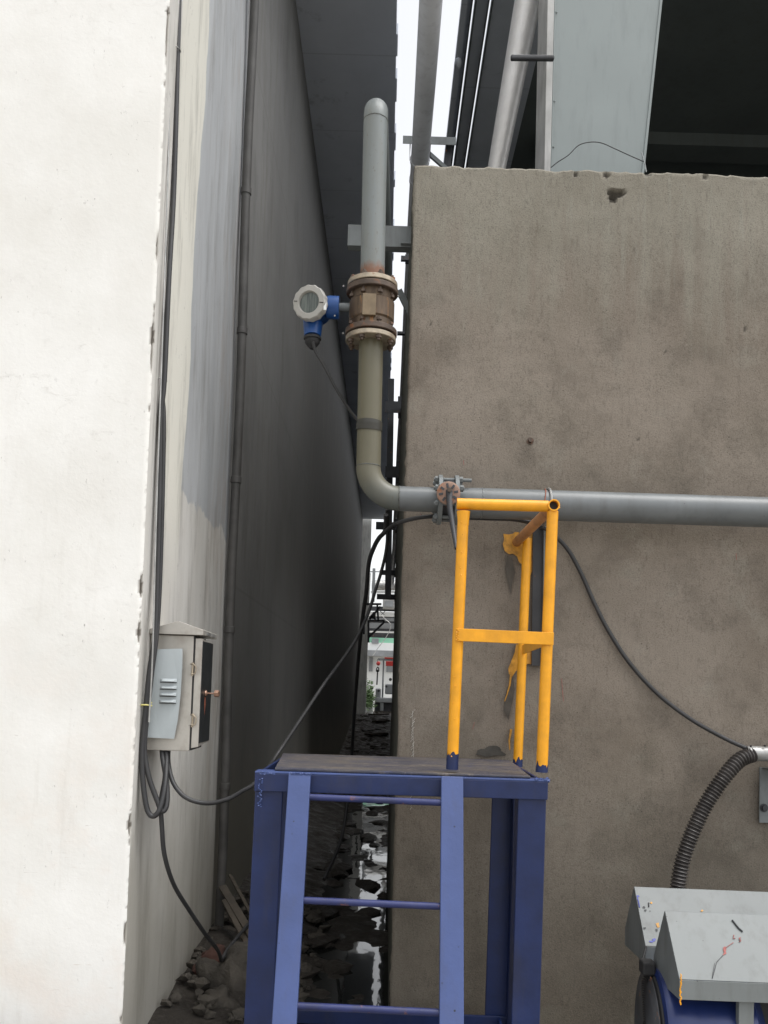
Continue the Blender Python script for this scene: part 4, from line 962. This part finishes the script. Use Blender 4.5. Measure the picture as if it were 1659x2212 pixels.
# ------------------------------------------------------------------ conduit, corrugated hose, bracket
cd = thing('wall_conduit', P(1640, 1630, 4.27), 'short galvanised pipe at the right edge feeding the hose', 'conduit')
zc = P(1635, 1629, 4.27); bm = B(); tube(bm, [P(1612, 1627, 4.27), Vector((X1-.3, 4.27, P(1612,1627,4.27).z))], .036, 28, hole=.004); obj('conduit_tube', bm, MGAL, cd, smooth=True)
for x, y in ((1622, 1612), (1652, 1611)):
    bm = B(); blob(bm, P(x, y, 4.24), (.006,.006,.006), x, 1, .2); obj('rivet', bm, MBLK, cd)
hp = spline([P(*p) for p in [(1626,1630,4.26),(1600,1640,4.24),(1575,1665,4.22),(1545,1705,4.21),(1518,1750,4.20),(1493,1805,4.19),(1474,1862,4.18),(1463,1925,4.17),(1458,1975,4.16),(1456,2030,4.1),(1458,2080,4.0)]], 60)
d_ = [0]
for a, b in zip(hp, hp[1:]): d_.append(d_[-1]+(b-a).length)
bm = B(); tube(bm, hp, [.0335 + .0045*math.sin(2*math.pi*s/.0165) for s in d_], 20); o = obj('corrugated_hose', bm, MHOSE, smooth=True)
tag(o, 'black corrugated hose bending down from the conduit to the grey hoods', 'hose')
bk = thing('wall_bracket', P(1650, 1720, 4.33), 'grey angle plate bolted to the concrete wall at the right edge', 'bracket')
a = P(1640, 1666, 4.34); b = P(1668, 1778, 4.34); bm = B(); box(bm, a.x, b.x+.03, 4.335, 4.343, b.z, a.z+.02); box(bm, a.x+.012, b.x+.05, 4.1, 4.3348, a.z+.012, a.z+.02); obj('plate', bm, MGREY, bk, bevel=.002)
bm = B(); hexnut(bm, P(1650, 1745, 4.334), (0,-1,0), .013, .016); lathe(bm, [(0,0),(.02,0),(.02,.003),(0,.003)], P(1650, 1745, 4.334), (0,-1,0), 16); obj('bolt', bm, MDARK, bk)

# ------------------------------------------------------------------ hoods and blower, lower right
K = 1.16
def hood(zf, lab, xr=2.4):
    X0 = .959*K-.017; H = 1.6+.024
    t = thing('machine_hood', (X0, zf, .5), lab, 'machine cover', 'grey sheet metal hoods')
    prof = [(0, -.895), (0, -.955), (.26, -.965), (.26, -.900), (.150, -.722)]
    pr_ = [(zf*1.0+a*K, H + b*K*(1)) for a, b in prof]
    th = .003
    def panel(name, i, j, mt=MHOOD):
        (ya, za), (yb, zb3) = pr_[i], pr_[j]; bm = B()
        n = Vector((0, -(zb3-za), (yb-ya))).normalized()*th
        if n.y > 0 and name == 'lip': n = -n
        prism(bm, [(X0, ya, za), (xr, ya, za-.012), (xr, yb, zb3-.012), (X0, yb, zb3)], n); obj(name, bm, mt, t, bevel=.0015)
    panel('sloping_top', 0, 4); panel('lip', 0, 1); panel('rear_top', 4, 3); panel('rear_lip', 3, 2)
    bm = B(); prism(bm, [(X0, y, z) for y, z in pr_], (.003, 0, 0)); obj('end_panel', bm, simple('shadowless_hood_end', (.11,.115,.112), .5, dirt=.3) if False else MGREY, t)
    return t, X0, pr_
hA, hX, hpA = hood(2.8*K, 'front grey sheet metal hood at the lower right with red scribbles and yellow paint edge')
hB, _, hpB = hood(3.158*K, 'rear grey sheet metal hood spotted with blue and black paint under the hose')
def onslope(pr_, x, y):       # pixel -> point on the sloping top
    (ya, za), (yb, zb3) = pr_[0], pr_[4]; n = Vector((0, -(zb3-za), yb-ya)).normalized(); p0 = Vector((0, ya, za-.004))
    r = ray(x, y); t = (p0-CAM).dot(n)/r.dot(n); return CAM + r*t + n*(.0075 if n.z > 0 else -.0075)
def mark(par, pr_, pts, mt, name='paint_spot'):
    bm = B(); v = [bm.verts.new(onslope(pr_, *p)) for p in pts]; bm.faces.new(v); obj(name, bm, mt, par)
def zz(x, y): return ((2300+x*.528)*.5575, (2800+y*.528)*.5575)
def stroke(par, pr_, pts, w_, mt, name='paint_mark'):
    bm = B(); tube(bm, [onslope(pr_, *zz(*p)) for p in pts], w_, 6); obj(name, bm, mt, par, smooth=True)
for cx, cy, rx, ry_, mt in ((365,1362,11,10,MINK),(377,1384,11,9,MINK),(411,1389,6,4,MINK),(372,1514,13,9,MINK),(459,1526,9,14,MINK),(468,1490,18,24,MYEL2),(421,1328,8,9,MYEL2),(793,1385,9,9,MYEL2),(420,1612,16,9,MINT),(440,1600,15,14,MINT),(322,1280,14,8,MINT),(320,1296,7,9,MINT)):
    mark(hB, hpB, [zz(a, b) for a, b in splat(cx, cy, (rx*.8, ry_*.8), cx*.1, 12, .5)], mt)
stroke(hB, hpB, [(401,1328),(402,1358)], .0028, MINK); stroke(hB, hpB, [(322,1302),(330,1340),(334,1362)], .0025, MINT)
stroke(hA, hpA, [(1012,1455),(1040,1490),(1060,1515),(1090,1540)], .0030, MINK, 'scratch')
stroke(hA, hpA, [(1026,1565),(1020,1590),(1034,1589)], .0018, MINR); stroke(hA, hpA, [(1076,1585),(1064,1588),(1066,1598),(1078,1602),(1072,1612),(1063,1612)], .0018, MINR)
mark(hA, hpA, [zz(a, b) for a, b in ((945,1660),(958,1648),(972,1654),(966,1690),(972,1700),(950,1712),(941,1716),(952,1695))], MINR)
stroke(hA, hpA, [(972,1654),(1000,1634),(1022,1620)], .0010, MINR); stroke(hA, hpA, [(945,1714),(900,1762),(868,1882)], .0009, MDARK); stroke(hA, hpA, [(885,1770),(872,1840),(866,1885)], .0007, MDARK)
bm = B()
for k in range(26): 
    c = Vector((hX+.004, hpA[0][0]-.004, hpA[0][1]+.02 - k*.0042)); blob(bm, c+Vector((random.uniform(-.002,.003),0,0)), (.0028,.0015,.0036), k, 1, .6)
obj('yellow_paint_edge', bm, MYEL, hA)
bm = B(); a = P(1604, 2163, 3.3); 
bar(bm, (a.x, hpA[0][0]+.03, hpA[1][1]-.002), (a.x-.004, hpA[0][0]+.03, 0), 54/1.79*3.3/F*1.05, .03); obj('hood_leg', bm, MHOOD, hA, bevel=.002)
# stay rod and blower
bw = thing('blower', (hX+.1, 3.5, 0), 'dark blue blower with ribbed black intake under the grey hoods', 'blower')
XB = P(1412, 2140, 3.55).x; zb_c = P(1400, 2235, 3.55).z; Rw = .27
yb_c = 3.52
BAX = Vector((1, -.09, 0)).normalized()
bm = B(); lathe(bm, [(0, -.036), (Rw*.35, -.036), (Rw*.80, -.032), (Rw*.90, -.018), (Rw*.92, 0)], (XB, yb_c, zb_c), BAX, 60); obj('intake_cover', bm, MBLK, bw, smooth=True)
for k in range(22):
    bm = B(); rr_ = Rw*(.22+.032*k); lathe(bm, [(rr_, -.0385), (rr_+.004, -.042), (rr_+.006, -.0375)], (XB+max(0, (rr_/Rw-.75))*.07, yb_c, zb_c), BAX, 60); obj('intake_rib', bm, MDARK, bw, smooth=True)
bm = B(); lathe(bm, [(Rw*.93, -.012), (Rw, -.004), (Rw*1.02, .01), (Rw*1.0, .09), (Rw*.97, .11), (Rw*.97, .32), (Rw*.8, .36), (0, .36)], (XB, yb_c, zb_c), BAX, 72); obj('blower_casing', bm, MMOTOR, bw, smooth=True)
bm = B(); tube(bm, [P(1388, 2074, 3.62), P(1396, 2045, 3.66)], .005, 8); obj('stay_rod', bm, MBLK, bw); bm = B(); c = P(1396, 2084, 3.52); box(bm, c.x-.022, c.x+.03, c.y-.03, c.y+.03, c.z-.035, c.z+.018); obj('terminal_block', bm, MBLK, bw, bevel=.008)
bm = B(); box(bm, XB+.05, 2.3, 3.35, 3.75, -.0, .10); box(bm, XB+.35, 2.3, 3.45, 3.7, .1, .48); obj('motor_base', bm, MBLK, bw)

# ------------------------------------------------------------------ rubble, planks
rocks = [(505, 2130, 4.55, (.135,.13,.15), MROCK, 'largest pale broken rock in the rubble beside the blue leg'),
         (462, 2085, 4.65, (.085,.09,.085), MBRICK, 'reddish brick lump in the rubble under the slanting cable'),
         (468, 2178, 4.30, (.085,.07,.07), MROCK, 'grey angular stone low in the rubble at the foot of the column'),
         (520, 2205, 4.35, (.10,.07,.055), MROCK, 'flat pale stone at the bottom of the rubble'),
         (536, 2085, 4.95, (.08,.08,.07), MROCK, 'small rock behind the blue leg on the rubble'),
         (435, 2215, 4.15, (.07,.06,.05), MROCK, 'small dusty stone against the foot of the white column')]
for i, (x, y, Y, s, mt, lab) in enumerate(rocks):
    c = P(x, y, Y); s = tuple(v*1.15 for v in s); bm = B(); blob(bm, c, s, i*2.3+1, 4, .30)
    for v in bm.verts:                       # facet the stones
        d = (v.co-c); k = 6.0/max(s); qd = Vector((round(d.x*k*1.3)/k/1.3, round(d.y*k*1.3)/k/1.3, round(d.z*k*1.3)/k/1.3)); v.co = c + d*.72 + qd*.28
    tag(obj('rock', bm, mt, smooth=True), lab, 'rock', 'rubble at the alley mouth')
bm = B()
for k in range(230):
    x = random.uniform(-.97, -.35); y = random.uniform(4.1, 6.5); s = random.uniform(.012, .05)
    blob(bm, (x, y, .02+max(0, -x-.42)*.22+s*.3), (s, s*.9, s*.7), k, 1, .5)
tag(obj('rubble', bm, MROCK), 'loose small rubble heaped at the alley mouth', 'rubble', kind='stuff')
bm = B(); blob(bm, (-.80, 4.9, -.03), (.33, .8, .19), 3, 4, .25); tag(obj('rubble_heap', bm, MMUD, smooth=True), 'dark heap of earth under the rubble beside the side wall', 'earth', kind='stuff')
for a, b, w_, lab in (((480,1915,5.3),(552,2035,4.9),.045,'weathered plank leaning behind the blue leg'), ((484,1945,5.2),(552,2075,4.8),.03,'narrow grey batten leaning below the plank behind the blue leg'), ((497,1890,5.6),(548,1985,5.4),.02,'thin dark stick leaning above the plank')):
    bm = B(); bar(bm, P(*a), P(*b), w_, .02); tag(obj('plank', bm, MWOOD, bevel=.003), lab, 'plank', 'wood leaning at the alley mouth')

# ------------------------------------------------------------------ yard seen at the end of the alley
def fz(x, y, Y): return P(752.6+.126*x, 1365.9+.126*y, Y)
YG = 46
yb_ = thing('workshop', (0, YG, 0), 'white workshop with green fascia seen at the far end of the alley', 'building')
def fbox(par, name, x0, x1, y0, y1, Y, dep, mt, bev=0):
    a = fz(x0, y1, Y); b = fz(x1, y0, Y); bm = B(); box(bm, a.x, b.x, Y, Y+dep, a.z, b.z); return obj(name, bm, mt, par, bevel=bev)
fbox(yb_, 'wall', -300, 1400, 390, 1300, YG, .4, MFARW)
fbox(yb_, 'gutter', -300, 1400, 335, 382, YG-.7, .5, MFARS)
fbox(yb_, 'fascia', -300, 1400, 205, 332, YG-.4, .5, MFARW)
fbox(yb_, 'green_band', -300, 1400, 92, 200, YG-.3, .5, MFARG)
fbox(yb_, 'grey_panel', 400, 520, 105, 185, YG-.45, .1, MFARS)
fbox(yb_, 'window', 350, 420, 430, 670, YG-.1, .12, MFARS)
fbox(yb_, 'window', 650, 800, 560, 680, YG-.1, .12, MFARS)
tr = thing('roof_truss', (0, 41, 3), 'steel roof truss lattice high over the far yard', 'truss')
def h3(x, y, Y): return P(752.6+.1009*x, 1170.8+.1009*y, Y)
for k, (y, hh, mt) in enumerate(((1430, 26, MDARK), (1545, 26, MFARW), (1575, 18, MDARK), (1640, 30, MFARS), (1690, 14, MDARK), (1790, 50, MFARS), (1865, 14, MDARK), (1900, 18, MFARW), (1995, 40, MDARK))):
    Y = 41+k*.3; a = h3(-400, y+hh/2, Y); b = h3(1900, y-hh/2, Y); bm = B(); box(bm, a.x, b.x, Y, Y+.1, a.z, b.z); obj('chord', bm, mt, tr)
for k in range(10):
    a = h3(-200+k*170, 1450, 41.1); b = h3(-200+k*170+(120 if k % 2 else -120), 1560, 41.1); bm = B(); bar(bm, a, b, .035, .04); obj('web_bar', bm, MFARS, tr)
    a = h3(-200+k*190, 1915, 43.2); b = h3(-200+k*190+(140 if k % 2 else -140), 1985, 43.2); bm = B(); bar(bm, a, b, .03, .04); obj('web_bar', bm, MDARK, tr)
fp = thing('insulated_pipe', h3(800, 930, 38), 'large pale insulated pipe crossing above the far yard', 'pipe')
bm = B(); a = h3(500, 930, 38); b = h3(1600, 930, 38); tube(bm, [a, b], .22, 24); obj('pipe_run', bm, MGAL, fp, smooth=True)
bm = B(); bar(bm, h3(480, 1073, 38), h3(1600, 1073, 38), .08, .1, Vector((0,1,0))); obj('support_beam', bm, MFARW, fp)
fv = thing('vent_box', h3(850, 1320, 40), 'pale grey box above the far roof truss', 'vent'); bm = B(); a = h3(735, 1400, 40); b = h3(1200, 1245, 40); box(bm, a.x, b.x, 40, 41, a.z, b.z); obj('box_body', bm, MGAL, fv); bm = B(); a = h3(770, 1380, 39.98); b = h3(960, 1262, 39.98); box(bm, a.x, b.x, 39.97, 39.995, a.z, b.z); obj('panel', bm, MFARS, fv)
# far brackets on the white building
for pts, lab in ((((783,1305,824,1305),(815,1306,817,1342),(798,1338,822,1310),(786,1300,786,1370)), 'upper black steel bracket at the far end of the white building'), (((795,1341,831,1341),(831,1343,797,1376),(796,1340,796,1388),(800,1330,812,1338)), 'lower black triangular bracket at the far end of the white building')):
    t = thing('wall_shelf_bracket', P(pts[0][0], pts[0][1], 31), lab, 'bracket', 'far black brackets')
    for a in pts: bm = B(); bar(bm, P(a[0], a[1], 31), P(a[2], a[3], 31), .075, .07, Vector((0,1,0))); obj('bar', bm, MDARK, t)
bm = B(); prism(bm, [P(x, y, 31.6) for x, y in ((796,1336),(806,1322),(812,1320),(811,1337))], (0,.1,0)); tag(obj('cover_sheet', bm, MWOOD), 'brown sheet lying on the lower far bracket', 'sheet')
# lamp, pole
fl = thing('yard_mast', P(806, 1260, 36), 'grey mast with short arms at the far end of the alley', 'mast')
bm = B(); bar(bm, P(808, 1228, 36), P(806, 1300, 36), .12, .12); obj('mast_tube', bm, MFARS, fl)
bm = B(); bar(bm, P(798, 1235, 36), P(820, 1235, 36), .04, .04, Vector((0,1,0))); obj('arm', bm, MFARS, fl)
bm = B(); bar(bm, P(798, 1238, 36.2), P(794, 1300, 36.2), .13, .1); obj('panel', bm, MFARW, fl)
# hoist machine
YM = 36
hm = thing('hoist_machine', fz(590, 1340, YM), 'grey hoist machine with upright column and red block in the far yard', 'machine')
fbox(hm, 'column', 568, 618, 470, 1140, YM, .2, MFARS, .02)
fbox(hm, 'jib', 510, 900, 455, 480, YM-.05, .2, MFARS); fbox(hm, 'red_block', 640, 900, 500, 575, YM-.1, .3, MRED, .02); fbox(hm, 'red_bar', 620, 900, 436, 450, YM-.1, .1, MRED)
fbox(hm, 'bed', 450, 900, 1130, 1200, YM-.4, .9, MFARS, .03); fbox(hm, 'pedestal', 540, 602, 1200, 1345, YM-.3, .4, MFARS, .02)
fbox(hm, 'chuck', 460, 560, 960, 1130, YM-.3, .5, MFARS, .05); fbox(hm, 'gear_box', 625, 900, 890, 1060, YM-.2, .5, MFARS, .05); fbox(hm, 'dark_base', 440, 900, 1200, 1400, YM+.3, .5, MDARK, .05)  # the base behind the pedestal is a plain dark steel box
for x, y, r_ in ((720, 810, 26), (400, 950, 32), (650, 930, 20), (520, 1000, 22)):
    bm = B(); lathe(bm, [(.0,0),(r_*.126*YM/F,0),(r_*.126*YM/F,.1),(0,.1)], fz(x, y, YM-.3), (0,-1,0), 20); obj('hand_wheel', bm, MDARK, hm)
hk = thing('hook_block', fz(510, 540, YM-.6), 'red and black hook block hanging from the far hoist', 'hook')
bm = B(); blob(bm, fz(512, 535, YM-.6), (.085,.08,.09), 2, 2, .1); obj('red_shell', bm, MRED, hk, smooth=True)
bm = B(); blob(bm, fz(502, 640, YM-.6), (.075,.06,.12), 3, 2, .1); obj('black_shell', bm, MBLK, hk, smooth=True)
bm = B(); blob(bm, fz(500, 630, YM-.68), (.03,.01,.035), 3, 1, .1); obj('white_patch', bm, MFARW, hk)
bm = B(); tube(bm, [fz(500, 690, YM-.6), fz(488, 900, YM-.6)], .03, 8); obj('chain', bm, MDARK, hk); 
bm = B(); tube(bm, spline([fz(540, 470, YM-.6), fz(512, 455, YM-.6), fz(498, 475, YM-.6), fz(500, 520, YM-.6)], 5), .012, 6); obj('cord', bm, MDARK, hk)
cb = B(); tube(cb, spline([h3(700, 1560, 40), h3(800, 1660, 40), h3(900, 1760, 40), h3(880, 1900, 40), h3(780, 2080, 40), h3(640, 2260, 40), h3(520, 2440, 40)], 6), .018, 6); tag(obj('cable', cb, MGAL, smooth=True), 'pale hanging cable curving in front of the green band far away', 'cable')
# plant by the pillar
pl = thing('potted_plant', fz(340, 1400, 34.5), 'leafy green plant growing beside the far end pillar', 'plant')
bm = B(); lathe(bm, [(0,0),(.16,0),(.2,.3),(.17,.3),(0,.28)], fz(345, 1415, 34.5), (0,0,1), 20); obj('pot', bm, MFARW, pl, smooth=True)
bm = B(); random.seed(3)
c0 = fz(345, 1150, 34.5)
for k in range(1000):
    u = Vector((random.gauss(0, .085), random.gauss(0, .15), random.gauss(0, .27))); c = c0+u; s = random.uniform(.035, .085)
    a = Vector((random.uniform(-1,1), random.uniform(-1,1), random.uniform(-.6,.6))).normalized(); b = a.orthogonal().normalized()
    bm.faces.new([bm.verts.new(c), bm.verts.new(c+a*s+b*s*.4), bm.verts.new(c+a*s*2), bm.verts.new(c+a*s-b*s*.4)])
tag(obj('foliage', bm, MLEAF, pl), kind='stuff')
for k in range(4):
    bm = B(); tube(bm, [fz(345+k*6, 1390, 34.5), fz(330+k*14, 1000, 34.5)], .012, 5); obj('stem', bm, MLEAF, pl)
cr = thing('concrete_block', fz(340, 1400, 35.6), 'pale mossy block behind the far plant', 'block'); fbox(cr, 'block_body', 270, 410, 1010, 1420, 35.4, .5, simple('pale_moss_block', (.42, .43, .33), .8, var=.2))
bm = B(); bar(bm, fz(460, 1362, 33), fz(632, 1472, 33), .06, .03); tag(obj('plank', bm, MWOOD), 'pale plank lying aslant on the ground before the far machine', 'plank')
bm = B(); bar(bm, fz(420, 1362, 35), fz(900, 1372, 35), .05, .03, Vector((0,1,0))); tag(obj('kerb', bm, MWOOD), 'thin pale kerb strip in front of the far machine', 'kerb')
random.seed(11)
bm = B()
for k in range(560):
    y = random.choice((random.uniform(5, 12), random.uniform(9, 34))); x = random.uniform(-.9, .04); s = random.uniform(.015, .09)
    rise = max(0, min(1, (y-18)/13)); rise = rise*rise*(3-2*rise)*.62
    if y < 17 and random.random() < .45: continue
    if y < 12 and x > -.30 and random.random() < .72: continue
    blob(bm, (x, y, rise+(.04 if y > 12 else .005)), (s*1.5, s*(1 if y > 12 else 2), s*.5), k, 1, .5)
tag(obj('alley_debris', bm, MMUD), 'scattered stones and scraps along the alley floor', 'debris', kind='stuff')
for k, (y, x0, x1, lab) in enumerate(((24, -.45, .05, 'nearer dark board lying across the alley floor'), (27.5, -.3, .1, 'middle dark board lying across the alley floor'), (31, -.5, .1, 'farthest dark board lying across the alley floor'))):
    bm = B(); rise = max(0, min(1, (y-18)/13)); rise = rise*rise*(3-2*rise)*.62
    bar(bm, (x0, y, rise+.10), (x1, y+.4, rise+.12), .25, .05, Vector((0,1,0))); tag(obj('board', bm, MWOOD), lab, 'board', 'boards across the alley floor')
